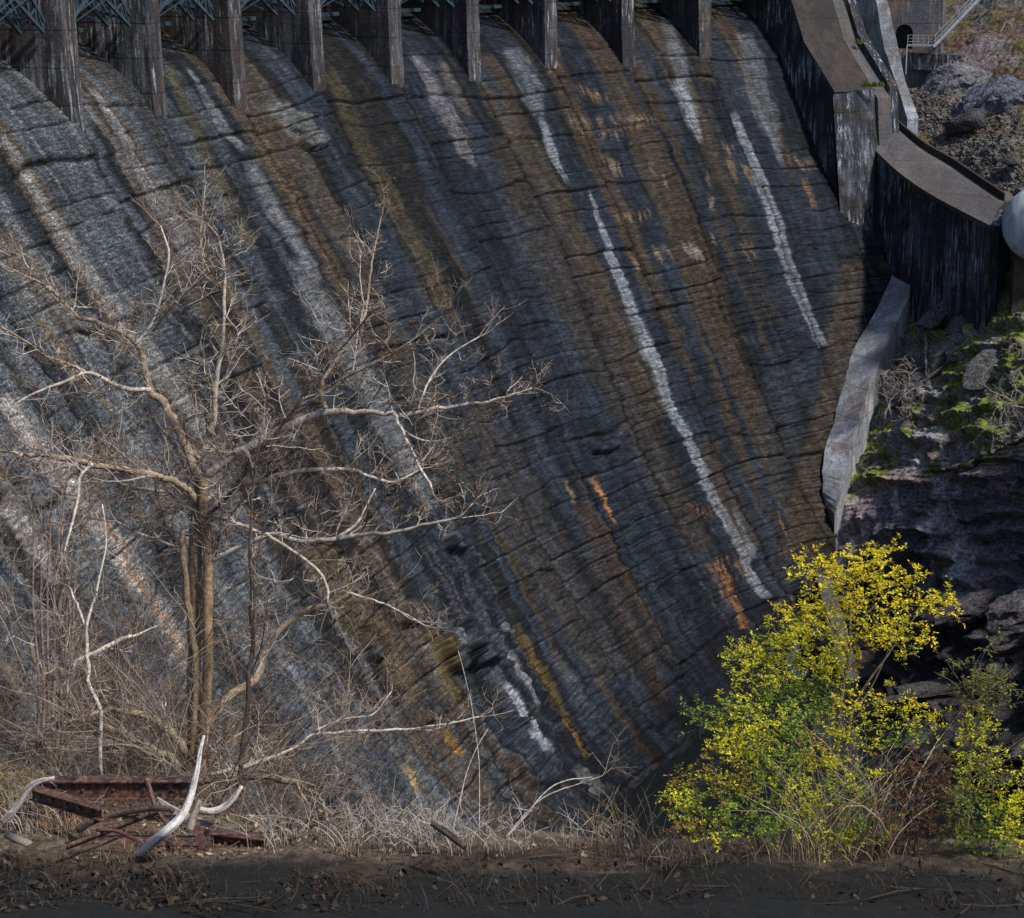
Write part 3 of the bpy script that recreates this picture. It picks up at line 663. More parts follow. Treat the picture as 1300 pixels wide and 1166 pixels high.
C = C * (1 - .80 * sst(9.0, 3.0, LRP[..., 2] + 3 * (g1[..., 0] - .5)))[..., None]       # rock made darker towards the water line
prop(grid_mesh('rock_bank', LRP, C * 1.7, M_ROCK, None, False), kind='structure')
# pool and river bed
mb = MB(); mb.add([(-400, 60, -.3), (400, 60, -.3), (400, 400, -.3), (-400, 400, -.3)], [(0, 1, 2, 3)])
prop(mb.build('pool_water', M_WATER), kind='structure')

# angular boulders
def boulder(name, c, size, seed, col, tilt=0.4, squash=.5, label=None, group=None, mat=None):
    r = random.Random(seed); bm = bmesh.new()
    for i in range(16):
        v = Vector((r.gauss(0, 1), r.gauss(0, 1), r.gauss(0, 1))).normalized() * r.uniform(.8, 1.1)
        bm.verts.new((v.x * size[0], v.y * size[1], v.z * size[2]))
    bmesh.ops.convex_hull(bm, input=bm.verts)
    bmesh.ops.delete(bm, geom=[v for v in bm.verts if not v.link_faces], context='VERTS')
    bmesh.ops.bevel(bm, geom=bm.edges[:], offset=.06 * size[0], segments=1, affect='EDGES')
    bmesh.ops.triangulate(bm, faces=bm.faces[:])
    for _ in range(3): bmesh.ops.subdivide_edges(bm, edges=[e for e in bm.edges if e.calc_length() > .28 * size[0] / (1 + _)], cuts=1, use_grid_fill=True)
    bm.verts.ensure_lookup_table()
    co = np.array([v.co for v in bm.verts])
    dd = (fbm(co[:, 0] * 1.1 + seed, co[:, 1] * .9 + co[:, 2] * 2.4, 4, seed) - .5) * .30 * size[2] + (fbm(co[:, 0] * 4 + seed, co[:, 2] * 5 + co[:, 1], 3, seed + 3) - .5) * .05 * size[2]
    bm.normal_update()
    for v, k in zip(bm.verts, dd): v.co += v.normal * k
    me = bpy.data.meshes.new(name); bm.to_mesh(me); bm.free()
    V = len(me.vertices); ca = me.color_attributes.new('Col', 'FLOAT_COLOR', 'POINT')
    g = fbm(co[:, 0] * 1.3 + seed, co[:, 2] * 1.8 + co[:, 1], 4, seed + 7)
    CC = np.ones((V, 4)); CC[:, :3] = np.array(col)[None] * (.45 + 1.1 * g[:, None]); ca.data.foreach_set('color', CC.ravel())
    me.materials.append(mat or M_BOULDER)
    o = bpy.data.objects.new(name, me); o.location = Vector(c); o.rotation_euler = (r.uniform(-.2, .2), tilt, r.uniform(-.5, .5)); COL.objects.link(o)
    if label: prop(o, label, 'boulder', group)
    return o
GB = 'boulders on the right bank'
for k, (u, v, dd, sz, col, tl, lb) in enumerate([
    (1212, 108, 222.5, (4.6, 2.6, 3.0), (.125, .125, .14), -.6, 'big grey angular slab below the metal staircase'),
    (1262, 125, 217, (6.0, 3.0, 2.8), (.09, .10, .13), -.5, 'largest blue-grey boulder, resting against the scree at the right edge'),
    (1232, 80, 224, (4.4, 2.4, 2.8), (.12, .10, .105), -.5, 'brownish boulder wedged behind the big grey slab'),
    (1225, 155, 214, (2.8, 1.8, 1.4), (.05, .05, .055), -.3, 'low dark boulder at the foot of the blue-grey boulder'),
    (1285, 205, 204, (1.3, 1.0, .7), (.06, .055, .05), -.2, 'small dark rock in mossy scree above the pipe'),
    (1192, 400, 203, (3.4, 1.8, 1.4), (.085, .085, .09), -.5, 'grey boulder in the moss under the streaked wall face'),
    (1158, 500, 198.5, (3.2, 2.0, 1.9), (.08, .08, .086), -.4, 'rounded dark boulder beside the pale side wall'),
    (1230, 400, 200, (4.0, 1.8, 1.3), (.09, .09, .095), -.55, 'long slanting dark rock near the green moss patch'),
    (1252, 470, 190, (3.2, 2.0, 1.7), (.075, .075, .078), -.4, 'dark boulder below the mossy slope at the right'),
    (1195, 455, 198, (4.0, 2.0, 1.6), (.10, .10, .105), -.6, 'slanting grey rock between the two dark boulders'),
    (1225, 775, 171.5, (5.5, 2.5, 1.5), (.055, .05, .055), -.35, 'long low rock shelf jutting from the cliff over the pool'),
    (1290, 790, 165, (3.6, 2.4, 3.2), (.075, .068, .074), -.3, 'broad grey boulder at the cliff foot near the right edge'),
    (1200, 872, 168, (6.5, 2.2, 1.0), (.05, .046, .046), .0, 'flat dark rock at the water line below the cliff')]):
    boulder('boulder', at(u, v, dd), sz, 40 + k, col, tl, .5, lb, GB)
# scree
mb = MB(); rs = random.Random(3)
cube = np.array([(x, y, z) for x in (-1, 1) for y in (-1, 1) for z in (-1, 1)], float); cf = [(0, 1, 3, 2), (4, 6, 7, 5), (0, 4, 5, 1), (2, 3, 7, 6), (0, 2, 6, 4), (1, 5, 7, 3)]
def stone(mb, c, s, col):
    v = cube * np.array([rs.uniform(.5, 1), rs.uniform(.5, 1), rs.uniform(.3, .7)]) + np.array([[rs.uniform(-.35, .35) for _ in range(3)] for _ in range(8)])
    a = rs.uniform(0, 6.3); b = rs.uniform(-.6, .6)
    R1 = np.array([[math.cos(a), -math.sin(a), 0], [math.sin(a), math.cos(a), 0], [0, 0, 1]]) @ np.array([[1, 0, 0], [0, math.cos(b), -math.sin(b)], [0, math.sin(b), math.cos(b)]])
    mb.add(c + (v * s) @ R1.T, cf, col)
for k in range(5200):
    i = int(rs.triangular(2, 120, 12)); j = rs.randrange(20, 240); s = abs(rs.gauss(0, .10)) + .05
    if rs.random() < .02: s *= 2
    g = rs.uniform(.5, 1.5)
    stone(mb, UHP[i, j], s, np.array([.085, .080, .080]) * g if rs.random() < .85 else np.array([.085, .068, .052]) * g)
prop(mb.build('scree', M_STONE), 'loose grey stones strewn over the slope behind the retaining wall', 'scree', None, 'stuff')
mb = MB()
for k in range(700):
    i = rs.randrange(0, 245); j = rs.randrange(8, 390); s = abs(rs.gauss(0, .16)) + .06
    stone(mb, LRP[i, j], s, np.array([.09, .085, .082]) * rs.uniform(.4, 1.5))
prop(mb.build('rubble', M_STONE), 'broken grey stones lying over the mossy rock bank', 'rubble', None, 'stuff')

# ------------------------------------------------------------------ gatehouse, platform and stairs (top right)
GH = empty('gatehouse', at(1160, 58, 226), 'stained tan concrete wall with a dark arched doorway', 'building')
p0 = at(1126, 62, 226); p1 = at(1188, 58, 224.5)
wd = p1 - p0; wd[2] = 0; wl = np.linalg.norm(wd); wd /= wl; wn = np.array([wd[1], -wd[0], 0.]); zb = p0[2] - .6
oc = np.array(at(1147, 58, 225.3)); od = float((oc - p0) @ wd); ow = 0.95; oh = 1.7
mb = MB(); zt = zb + 14
P3 = lambda a, z, o=0.: p0 + wd * a + wn * o + np.array([0, 0, z - p0[2]])
arch = [(od + ow * math.cos(t), zb + .6 + oh + ow * math.sin(t)) for t in np.linspace(math.pi, 0, 13)]
arch = [(od - ow, zb + .6)] + arch + [(od + ow, zb + .6)]
outer = [(-1.5, zb + .6)] + [(-1.5 if t > math.pi / 2 else wl + .6, 0) for t in np.linspace(math.pi, 0, 13)] + [(wl + .6, zb + .6)]
outer = [(a, z if z else (zb + .6 + oh if 0 < k < 3 or 11 < k < 14 else zt)) for k, (a, z) in enumerate(outer)]
m = len(arch); vs = [P3(a, z) for a, z in arch] + [P3(a, z) for a, z in outer] + [P3(a, z, -.7) for a, z in arch]
fs = [(i, i + 1, m + i + 1, m + i) for i in range(m - 1)] + [(2 * m + i, 2 * m + i + 1, i + 1, i) for i in range(m - 1)]
mb.add(vs, fs)
mb.poly_prism([P3(-1.5, zb - 4), P3(wl + .6, zb - 4), P3(wl + .6, zb - 4, -4), P3(-1.5, zb - 4, -4)], [P3(-1.5, zb + .59), P3(wl + .6, zb + .59), P3(wl + .6, zb + .59, -4), P3(-1.5, zb + .59, -4)])
mb.poly_prism([P3(wl + .2, zb + .6, -.05), P3(wl + .6, zb + .6, -.05), P3(wl + .6, zb + .6, -4), P3(wl + .2, zb + .6, -4)], [P3(wl + .2, zt, -.05), P3(wl + .6, zt, -.05), P3(wl + .6, zt, -4), P3(wl + .2, zt, -4)])
mb.build('wall', M_TAN, GH)
mb = MB(); mb.poly_prism([P3(od - 1.3, zb + .6, -.75), P3(od + 1.3, zb + .6, -.75), P3(od + 1.3, zb + .6, -.9), P3(od - 1.3, zb + .6, -.9)], [P3(od - 1.3, zb + 4.6, -.75), P3(od + 1.3, zb + 4.6, -.75), P3(od + 1.3, zb + 4.6, -.9), P3(od - 1.3, zb + 4.6, -.9)])
mb.build('doorway', M_VOID, GH)
ST = empty('metal_staircase', at(1170, 60, 222), 'grey galvanised metal staircase with railings and a small landing', 'staircase')
l0, l1 = at(1152, 59, 222.5), at(1185, 59.5, 222); bkv = np.array([.5, 1.9, 0])
mb = MB(); mb.poly_prism([l0, l1, l1 + bkv, l0 + bkv], [p + np.array([0, 0, .14]) for p in (l0, l1, l1 + bkv, l0 + bkv)]); mb.build('landing', M_GREYPAINT, ST)
mb = MB()
for a in np.linspace(0, 1, 6):
    p = l0 + (l1 - l0) * a
    if a < .95: mb.bar(p + np.array([0, 0, .14]), p + np.array([0, 0, 1.2]), .06)
for h in (.5, .85, 1.2): mb.bar(l0 + np.array([0, 0, h]), l1 + np.array([0, 0, h]), .055)
mb.bar(l0 + np.array([-.05, 0, .1]), l0 + np.array([-.05, 0, -3]), .12)
mb.build('landing_railing', M_GREYPAINT, ST)
s1 = at(1238, 4, 223.5); s2 = s1 + (s1 - l1) * .9
sd = (s2 - l1); across = np.array([.5, 1.5, 0.])
for off in (np.zeros(3), across):
    mb = MB(); mb.bar(l1 + off, s2 + off, .10, .34); mb.build('stringer', M_GREYPAINT, ST)
ns_ = 34
for k in range(ns_):
    mb = MB(); c = l1 + sd * ((k + .5) / ns_) + np.array([0, 0, .02]); h = np.array([sd[0], sd[1], 0]); h /= np.linalg.norm(h); h *= .12
    a0, a1 = c + across * .05, c + across * .95
    mb.poly_prism([a0 - h, a0 + h, a1 + h, a1 - h], [p + np.array([0, 0, .04]) for p in (a0 - h, a0 + h, a1 + h, a1 - h)]); mb.build('step', M_GREYPAINT, ST)
for off in (np.zeros(3), across):
    mb = MB()
    for a in np.linspace(0.02, 1, 14): p = l1 + sd * a + off; mb.bar(p, p + np.array([0, 0, 1.1]), .055)
    for h in (.55, 1.1): mb.bar(l1 + off + np.array([0, 0, h]), s2 + off + np.array([0, 0, h]), .055)
    mb.build('railing', M_GREYPAINT, ST)
mb = MB(); q0, q1 = at(1152, 62, 224.5), at(1226, 66, 222.5); bv_ = np.array([.6, 3., 0])
mb.poly_prism([p + np.array([0, 0, -2.2]) for p in (q0, q1, q1 + bv_, q0 + bv_)], [p + np.array([0, 0, -.4]) for p in (q0, q1, q1 + bv_, q0 + bv_)])
prop(mb.build('concrete_footing', M_BLOCK, None, origin=q0), 'dark concrete footing under the staircase landing', 'footing')

# ------------------------------------------------------------------ near ground
def ground_z(x, y):
    x = np.asarray(x, float); y = np.asarray(y, float)
    edge = np.interp(x, [-12, -7, -5.2, -4, -2.5, 8, 14], [31.5, 31, 29.6, 28, 26.8, 26.0, 26.0])
    z = np.where(y < 1, 60.3, np.where(y < 19, 60.3 - 8.9 * (y - 1) / 18, 51.4 - .22 * (y - 19)))
    ov = np.maximum(0, y - edge)
    ze = np.where(y > edge, 51.4 - .22 * (edge - 19) - .80 * ov, z)
    return np.maximum(ze, -4.0)
gy_ = np.concatenate([np.linspace(-8, 17, 50), np.linspace(17.1, 40, 300), np.linspace(40.5, 95, 80)]); gx = np.concatenate([np.linspace(-70, -12.3, 60), np.linspace(-12, 12, 300), np.linspace(12.3, 70, 60)])
GX, GY = np.meshgrid(gx, gy_, indexing='ij')
GZ = ground_z(GX, GY) + (fbm(GX / 1.7, GY / 1.7, 4, 501) - .5) * .35 + (fbm(GX / .35, GY / .35, 3, 503) - .5) * .09
g1 = fbm(GX / .9, GY / .9, 4, 511)[..., None]; g2 = fbm(GX / .2, GY / .2, 3, 513)[..., None]
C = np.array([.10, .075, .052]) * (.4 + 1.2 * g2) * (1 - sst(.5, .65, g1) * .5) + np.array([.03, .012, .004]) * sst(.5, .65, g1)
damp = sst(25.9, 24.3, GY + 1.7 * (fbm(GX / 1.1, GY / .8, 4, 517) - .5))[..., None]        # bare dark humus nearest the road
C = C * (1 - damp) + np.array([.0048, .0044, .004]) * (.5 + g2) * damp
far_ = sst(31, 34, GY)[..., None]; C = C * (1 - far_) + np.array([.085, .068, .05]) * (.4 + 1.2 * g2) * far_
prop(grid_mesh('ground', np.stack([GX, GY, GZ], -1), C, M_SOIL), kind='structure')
def gpt(u, v):
    """point of the near ground seen at a pixel"""
    d = ray(u, v)
    for t in np.arange(20, 60, .05):
        p = d * t; p[2] += CZ
        if p[2] <= float(ground_z(p[0], p[1])): return p, t
    return p, t

# ------------------------------------------------------------------ bare trees
def rv3(r): return np.array([r.gauss(0, 1), r.gauss(0, 1), r.gauss(0, 1)])
def px_limb(pts, d0, dz0=0., dz1=0.):
    n = len(pts); out = []
    for i, (u, v, w) in enumerate(pts):
        d = d0 + dz0 + (dz1 - dz0) * i / max(1, n - 1); out.append((at(u, v, d), w * d / F / 2))
    P = smooth_path([o[0] for o in out], max(4, n * 4)); R1 = np.interp(np.linspace(0, n - 1, len(P)), range(n), [o[1] for o in out])
    return P, R1
def twig(mb, r, p, d, L, r0, level, cols, pods=None, up=.25, maxlev=3, kids=(5, 4, 3)):
    n = 5 if level < 3 else 4; pts = [p]; dd = d / np.linalg.norm(d); bend = rv3(r) * .22
    for i in range(n):
        dd = dd + rv3(r) * .17 + bend * .25 + np.array([0, 0, up * .22]); dd /= np.linalg.norm(dd); pts.append(pts[-1] + dd * L / n)
    pts = np.array(pts); c = cols[r.randrange(len(cols))] * r.uniform(.7, 1.25)
    mb.tube(pts, np.linspace(r0, r0 * .45, n + 1), 4 if level == 1 else 3, c)
    if pods is not None and level >= 2 and r.random() < .16: pods.append(pts[-1])
    if level < maxlev:
        for k in range(kids[level - 1]):
            f = r.uniform(.2, 1.0) * n; i = min(int(f), n - 1); q = pts[i] + (pts[i + 1] - pts[i]) * (f - i)
            nd = (pts[i + 1] - pts[i]); nd /= np.linalg.norm(nd); nd = nd * .8 + rv3(r) * .62
            twig(mb, r, q, nd, L * r.uniform(.35, .65), r0 * .62, level + 1, cols, pods, up, maxlev, kids)
BROWN = np.array([.135, .092, .058]); GREYT = np.array([.27, .225, .18]); WHITET = np.array([.46, .41, .36]); DARKT = np.array([.050, .035, .028]); MIDT = np.array([.20, .155, .12])
def bark_col(base, P, seed):
    n = np.arange(len(P)); g = fbm(n * .6 + seed, n * 0., 3, seed)[:, None]; return base[None] * (.65 + .7 * g)
D0 = 32.6
def build_tree(name, label, limbs, d0, base, seed, spacing=.30, tl=(.45, 1.25), kids=(5, 4, 3), group=None, trunk_n=3, podc=True):
    T = empty(name, base, label, 'tree', group); r = random.Random(seed)
    mt, mbr, mtw, mp = MB(), MB(), MB(), MB(); pods = []
    for k, (pts, a, b, base_c) in enumerate(limbs):
        P, R1 = px_limb(pts, d0, a, b)
        j = (vn(np.arange(len(P)) * .8, np.full(len(P), k * 3.1), seed) - .5)[:, None] * np.minimum(1, R1 * 30)[:, None] * .05
        P = P + j
        (mt if k < trunk_n else mbr).tube(P, R1 * (1 + .12 * (vn(np.arange(len(P)) * 1.3, np.full(len(P), k), seed + 3) - .5)), 10 if k < trunk_n else 7, bark_col(base_c, P, seed + k))
        seg = np.linalg.norm(np.diff(P, axis=0), axis=1); cum = np.concatenate([[0], np.cumsum(seg)])
        if k < trunk_n and k > 0: continue
        x = .25 if k >= trunk_n else 2.6
        while x < cum[-1]:
            i = min(np.searchsorted(cum, x) - 1, len(P) - 2); t = (P[i + 1] - P[i]); t /= np.linalg.norm(t)
            f = x / cum[-1]; rad = R1[i]
            nd = t * r.uniform(.15, .9) + rv3(r) * .62 + np.array([0, 0, .25])
            cols = [GREYT, WHITET, MIDT, BROWN] if r.random() < .6 else [WHITET, GREYT]
            if r.random() < .25: cols = [DARKT, BROWN]
            twig(mtw, r, P[i], nd, r.uniform(*tl) * (1.1 - .45 * f), min(.011, max(.0055, rad * .45)), 1, cols, pods, .35, 3, kids)
            x += r.uniform(.4, 1.6) * spacing
        t = P[-1] - P[-2]; t /= np.linalg.norm(t)
        if k >= trunk_n:
            for _ in range(3): twig(mtw, r, P[-1], t + rv3(r) * .4, r.uniform(.3, .7), max(.005, R1[-1] * .8), 1, [GREYT, MIDT], pods, .3, 3, (3, 3, 2))
    mt.build('trunk', M_BARK, T, smooth=True)
    cr = mbr.build('crown', M_BARK, T, smooth=True) if mbr.v else T
    if mtw.v: mtw.build('twig_sprays', M_TWIG, cr, origin=np.array(T.location))
    if podc:
        octa = np.array([(1, 0, 0), (-1, 0, 0), (0, 1, 0), (0, -1, 0), (0, 0, 1), (0, 0, -1)], float); of = [(0, 2, 4), (2, 1, 4), (1, 3, 4), (3, 0, 4), (2, 0, 5), (1, 2, 5), (3, 1, 5), (0, 3, 5)]
        for p in pods:
            for _ in range(r.choice((1, 2, 4))): mp.add(p + rv3(r) * .035 + octa * r.uniform(.010, .022), of, np.array([.12, .062, .032]) * r.uniform(.6, 1.5))
        mp.build('seed_pods', M_TWIG, cr, origin=np.array(T.location))
    return T
B1, B2, B3 = np.array([.20, .142, .085]), np.array([.27, .205, .145]), np.array([.40, .34, .28])
W_ = np.array([.43, .38, .33])
limbs = [
 ([(246, 1000, 30), (248, 955, 25), (249, 934, 19), (247, 844, 18), (249, 740, 18), (249, 690, 18), (252, 642, 18), (256, 600, 15)], 0, .1, B1),
 ([(255, 965, 15), (258, 927, 14), (263, 844, 13), (265, 775, 13), (263, 700, 13), (260, 650, 12), (258, 606, 11)], -.22, -.1, np.array([.22, .15, .085])),
 ([(246, 960, 10), (247, 927, 9), (250, 854, 9), (243, 795, 9), (236, 740, 8), (232, 694, 8), (230, 676, 7)], -.15, -.2, B1),
 ([(253, 606, 13), (239, 573, 12), (225, 542, 12), (208, 514, 11), (192, 495, 10), (183, 462, 9), (170, 435, 8), (149, 421, 7), (121, 409, 6), (97, 400, 5), (66, 367, 4), (40, 355, 3), (0, 335, 2)], 0, 1.2, B2),
 ([(192, 495, 6), (152, 492, 6), (114, 474, 5), (83, 485, 4), (42, 500, 3), (0, 526, 2)], .25, -.6, B3),
 ([(114, 474, 4), (59, 452, 3), (35, 435, 3), (0, 414, 2)], .1, -.8, B2),
 ([(172, 437, 4), (190, 415, 3.5), (200, 392, 3), (208, 363, 3), (214, 322, 3), (204, 287, 2)], .5, 1.0, W_),
 ([(194, 421, 4), (221, 386, 3.5), (266, 346, 3), (301, 322, 2)], .6, -.5, B2),
 ([(266, 346, 3), (254, 311, 2), (260, 242, 1.5)], .1, .3, B2),
 ([(258, 602, 8), (264, 560, 8), (270, 538, 8), (278, 469, 6), (283, 420, 5), (285, 339, 4), (277, 304, 2.5), (263, 284, 1.5)], .1, -.9, B3),
 ([(260, 606, 13), (294, 580, 13), (332, 559, 12), (374, 538, 11), (414, 524, 10), (469, 523, 7), (504, 526, 6), (556, 519, 5), (608, 512, 4), (642, 504, 3), (677, 492, 2)], -.1, -1.4, B3),
 ([(412, 521, 7), (408, 493, 6), (419, 469, 5), (450, 424, 4), (464, 395, 3.5), (468, 365, 3), (473, 329, 2.5), (483, 277, 1.6)], -.75, -.2, B2),
 ([(412, 495, 4), (440, 478, 4), (466, 466, 4), (504, 445, 3), (538, 421, 2), (563, 400, 1.5)], -.7, -1.4, B2),
 ([(531, 521, 3), (545, 483, 2.5), (570, 452, 2), (608, 428, 1.5)], -1.1, -.6, W_),
 ([(500, 526, 5), (511, 549, 4), (531, 587, 4), (549, 621, 3)], -1.0, -1.6, W_),
 ([(514, 549, 3), (545, 561, 2), (573, 556, 1.5)], -1.1, -1.3, W_),
 ([(256, 638, 8), (266, 632, 7), (294, 615, 7), (332, 609, 7), (380, 599, 6), (445, 597, 5), (476, 608, 4), (504, 611, 3), (538, 594, 2)], 0, .9, B3),
 ([(262, 655, 5), (280, 640, 5), (294, 625, 5), (322, 583, 4), (360, 538, 4), (401, 480, 3), (446, 428, 3), (470, 398, 2)], -.2, -1.8, DARKT * 1.6),
 ([(258, 718, 8), (266, 713, 7), (305, 694, 7), (346, 680, 7), (388, 687, 6), (435, 682, 6), (504, 675, 5), (538, 666, 4), (580, 658, 3), (601, 639, 2)], 0, -1.0, W_ * .85),
 ([(256, 656, 6), (294, 661, 5), (332, 677, 5), (367, 694, 4), (412, 736, 4), (417, 765, 3)], -.2, -.9, B3),
 ([(428, 684, 5), (452, 666, 4), (462, 648, 3), (476, 621, 2)], -.6, -.3, W_),
 ([(258, 922, 13), (270, 908, 12), (294, 882, 12), (325, 861, 11), (336, 826, 10), (356, 799, 9), (388, 775, 8), (429, 764, 6), (445, 749, 4)], 0, .8, B2),
 ([(440, 752, 3), (475, 762, 3), (504, 774, 2.6), (538, 794, 2)], .6, 1.2, W_),
 ([(252, 640, 10), (238, 622, 9), (221, 611, 9), (187, 601, 9), (145, 595, 8), (104, 587, 8), (69, 580, 7), (28, 576, 6), (0, 570, 5), (-40, 562, 4)], 0, -1.2, B2),
 ([(100, 587, 5), (55, 601, 4), (21, 611, 3), (0, 608, 2), (-25, 600, 2)], -.8, -.3, W_),
 ([(116, 590, 5), (102, 606, 4), (97, 640, 4), (93, 660, 3), (88, 677, 3), (81, 704, 2)], -.8, -1.4, W_),
 ([(28, 577, 3), (10, 592, 3), (-6, 602, 2)], -1.0, -.6, B3),
 ([(250, 655, 7), (238, 645, 7), (208, 625, 5), (166, 618, 4), (149, 611, 3), (120, 604, 2)], .1, .9, B3),
 ([(232, 700, 4), (225, 694, 4), (194, 684, 4), (145, 663, 3), (111, 658, 2)], -.1, .7, B3),
 ([(240, 635, 3), (208, 611, 3), (170, 596, 3), (132, 583, 2.5), (80, 552, 1.5)], .1, 1.2, B2),
 ([(243, 968, 13), (235, 952, 12), (214, 927, 11), (187, 910, 10), (152, 899, 9), (128, 903, 7), (114, 906, 5)], 0, -.6, B2),
 ([(244, 985, 13), (228, 970, 12), (214, 960, 11), (173, 941, 11), (138, 923, 10), (104, 906, 10), (80, 889, 10), (62, 861, 10), (45, 835, 8), (38, 810, 5), (20, 790, 3)], .1, -.7, np.array([.24, .19, .145])),
 ([(84, 890, 7), (87, 861, 7), (97, 840, 7), (118, 830, 6), (149, 814, 6), (173, 806, 4), (201, 794, 2)], -.45, .2, W_),
 ([(248, 1000, 9), (256, 993, 9), (294, 987, 9), (329, 987, 8), (374, 993, 7), (398, 1006, 6), (412, 1024, 4)], -.3, -1.4, B2),
 ([(374, 994, 5), (398, 1027, 4), (446, 1041, 2)], -1.1, -1.3, B2),
 ([(262, 985, 5), (300, 975, 5), (329, 968, 4), (377, 948, 4), (400, 932, 4), (452, 929, 4), (521, 925, 3), (573, 918, 2.5), (608, 910, 2)], -.2, .5, W_),
 ([(400, 928, 3), (435, 913, 2.5), (473, 907, 2), (497, 878, 1.5)], .1, .5, W_),
]
build_tree('bare_tree', 'large bare tree with pale spreading branches and several stems behind the steel beams', limbs, D0, (at(246, 1000, D0)[0], at(246, 1000, D0)[1], float(ground_z(at(246, 1000, D0)[0], at(246, 1000, D0)[1]))), 21, .18, (.4, 1.2), (5, 4, 3))
def sapling(label, stems, d, seed, name='sapling', sp=.3, tl=(.2, .6), kids=(3, 2, 1), group=None):
    b = at(*stems[0][0][0][:2], d)
    return build_tree(name, label, stems, d, (b[0], b[1], float(ground_z(b[0], b[1]))), seed, sp, tl, kids, group, 1, False)
sapling('thin dark sapling standing straight, right of the bare tree trunk', [([(303, 1010, 7), (315, 878, 6), (320, 802, 6), (318, 677, 4), (322, 608, 3), (329, 556, 2), (327, 521, 1.4)], 0, 0, DARKT * 1.3), ([(319, 800, 3), (326, 740, 3), (330, 690, 2), (345, 640, 1.5)], 0, .3, DARKT * 1.3), ([(316, 860, 3), (332, 820, 2), (340, 760, 1.5)], 0, -.3, DARKT)], 31.4, 31)
sapling('bent white sapling with a kinked pale stem at the left', [([(128, 985, 5), (126, 899, 5), (114, 870, 5), (111, 837, 5), (111, 792, 4), (125, 740, 3), (135, 690, 2), (130, 640, 1.5)], 0, 0, W_ * 1.1), ([(111, 800, 4), (98, 770, 3), (88, 745, 2)], 0, .3, W_ * 1.1)], 31.0, 37)
sapling('clump of thin reddish upright stems at the far left', [([(62, 960, 5), (70, 860, 4), (76, 760, 4), (80, 660, 3), (88, 590, 2)], 0, 0, MIDT)] + [([(60 + k * 6, 950, 4), (62 + k * 7, 860, 3.4), (60 + k * 9, 760 - 8 * k, 3), (64 + k * 11, 670 + 12 * (k % 3), 2), (66 + k * 13, 600 + 20 * (k % 4), 1.4)], (k - 2) * .2, (k - 2) * .3, np.array([.17, .125, .105])) for k in range(-2, 5)], 31.6, 41)
sapling('slender pale stalk rising before the lower spillway face', [([(608, 1062, 1.5), (608, 965, 1.3), (597, 889, 1.1), (582, 827, .8)], 0, 0, B3)], 27.6, 43, sp=3)
sapling('leaning white stalk left of the slender pale stalk', [([(573, 1062, 1.6), (590, 990, 1.4), (605, 950, 1.1), (620, 925, .8)], 0, .2, W_)], 27.3, 47, sp=3)
sapling('arching white cane above dry grass at bottom centre', [([(640, 1066, 2.4), (668, 1035, 2.1), (690, 1008, 1.8), (715, 992, 1.5), (752, 987, 1)], 0, .2, W_), ([(640, 1064, 2), (680, 1020, 1.8), (712, 1003, 1.6), (745, 992, 1.2), (765, 985, .9)], .1, .3, B3)], 27.0, 53, sp=2)
# thicket of fine stems on the falling slope below the tree
mb = MB(); r = random.Random(77)
for k in range(330):
    u = r.triangular(-60, 600, 120); v = r.uniform(965, 1075) + (20 if u > 400 else 0); d = r.uniform(33.6, 38.5) if r.random() < .82 else r.uniform(30, 33)
    p = at(u, v, d); p[2] = float(ground_z(p[0], p[1])) + .02
    h = r.uniform(.8, 3.4) * (1.0 if u < 330 else max(.35, 1.0 - (u - 330) / 330))
    top = at(u, max(720 if u < 300 else 720 + (u - 300) * 1.05, v - 300), d)[2]
    h = min(h, max(.3, top - p[2]))
    cols = r.choice([[MIDT, BROWN, GREYT], [GREYT, MIDT], [BROWN, DARKT], [np.array([.2, .15, .12]), MIDT]])
    twig(mb, r, p, np.array([r.gauss(0, .35), r.gauss(0, .35), 1.0]), h, r.uniform(.006, .013), 1, cols, None, .1, 3, (6, 4, 2))
for k in range(400):
    u = r.triangular(-60, 560, 100); v = r.uniform(600, 1020) if u < 330 else r.uniform(820, 1040); d = r.uniform(33.5, 38)
    if v < 600 + max(0, u - 250) * 1.0: continue
    twig(mb, r, at(u, v, d), rv3(r) * np.array([1, .7, .6]) + np.array([0, 0, .3]), r.uniform(.4, 1.2), .006, 1, [MIDT, GREYT, np.array([.2, .15, .12])], None, .1, 3, (5, 4, 2))
prop(mb.build('thicket', M_TWIG), 'tangled mass of bare brush below the big tree', 'brush', None, 'stuff')
# pale canes along the ledge
mb = MB()
for k in range(420):
    u = r.choice([r.gauss(575, 45), r.uniform(420, 820), r.uniform(300, 560), r.uniform(-20, 120)]); p, t = gpt(u, r.uniform(1058, 1090) if u > 200 else r.uniform(1000, 1070))
    L = r.uniform(.25, .8); lean = r.gauss(0, .5); c = r.choice([WHITET, GREYT, W_, B3, np.array([.42, .36, .32])])
    P = [p + np.array([lean * L * f * f * .8, r.gauss(0, .02), L * (f - .35 * f * f * abs(lean))]) for f in np.linspace(0, 1, 6)]
    mb.tube(P, np.linspace(.009, .003, 6), 3, c * r.uniform(.6, 1.1))
    if r.random() < .5: twig(mb, r, P[3], rv3(r) * .6 + np.array([0, 0, .7]), L * .5, .004, 2, [c], None, .1, 3, (3, 3, 2))
prop(mb.build('dry_canes', M_TWIG), 'pale dry canes and stems along the edge of the ledge', 'dry stems', None, 'stuff')
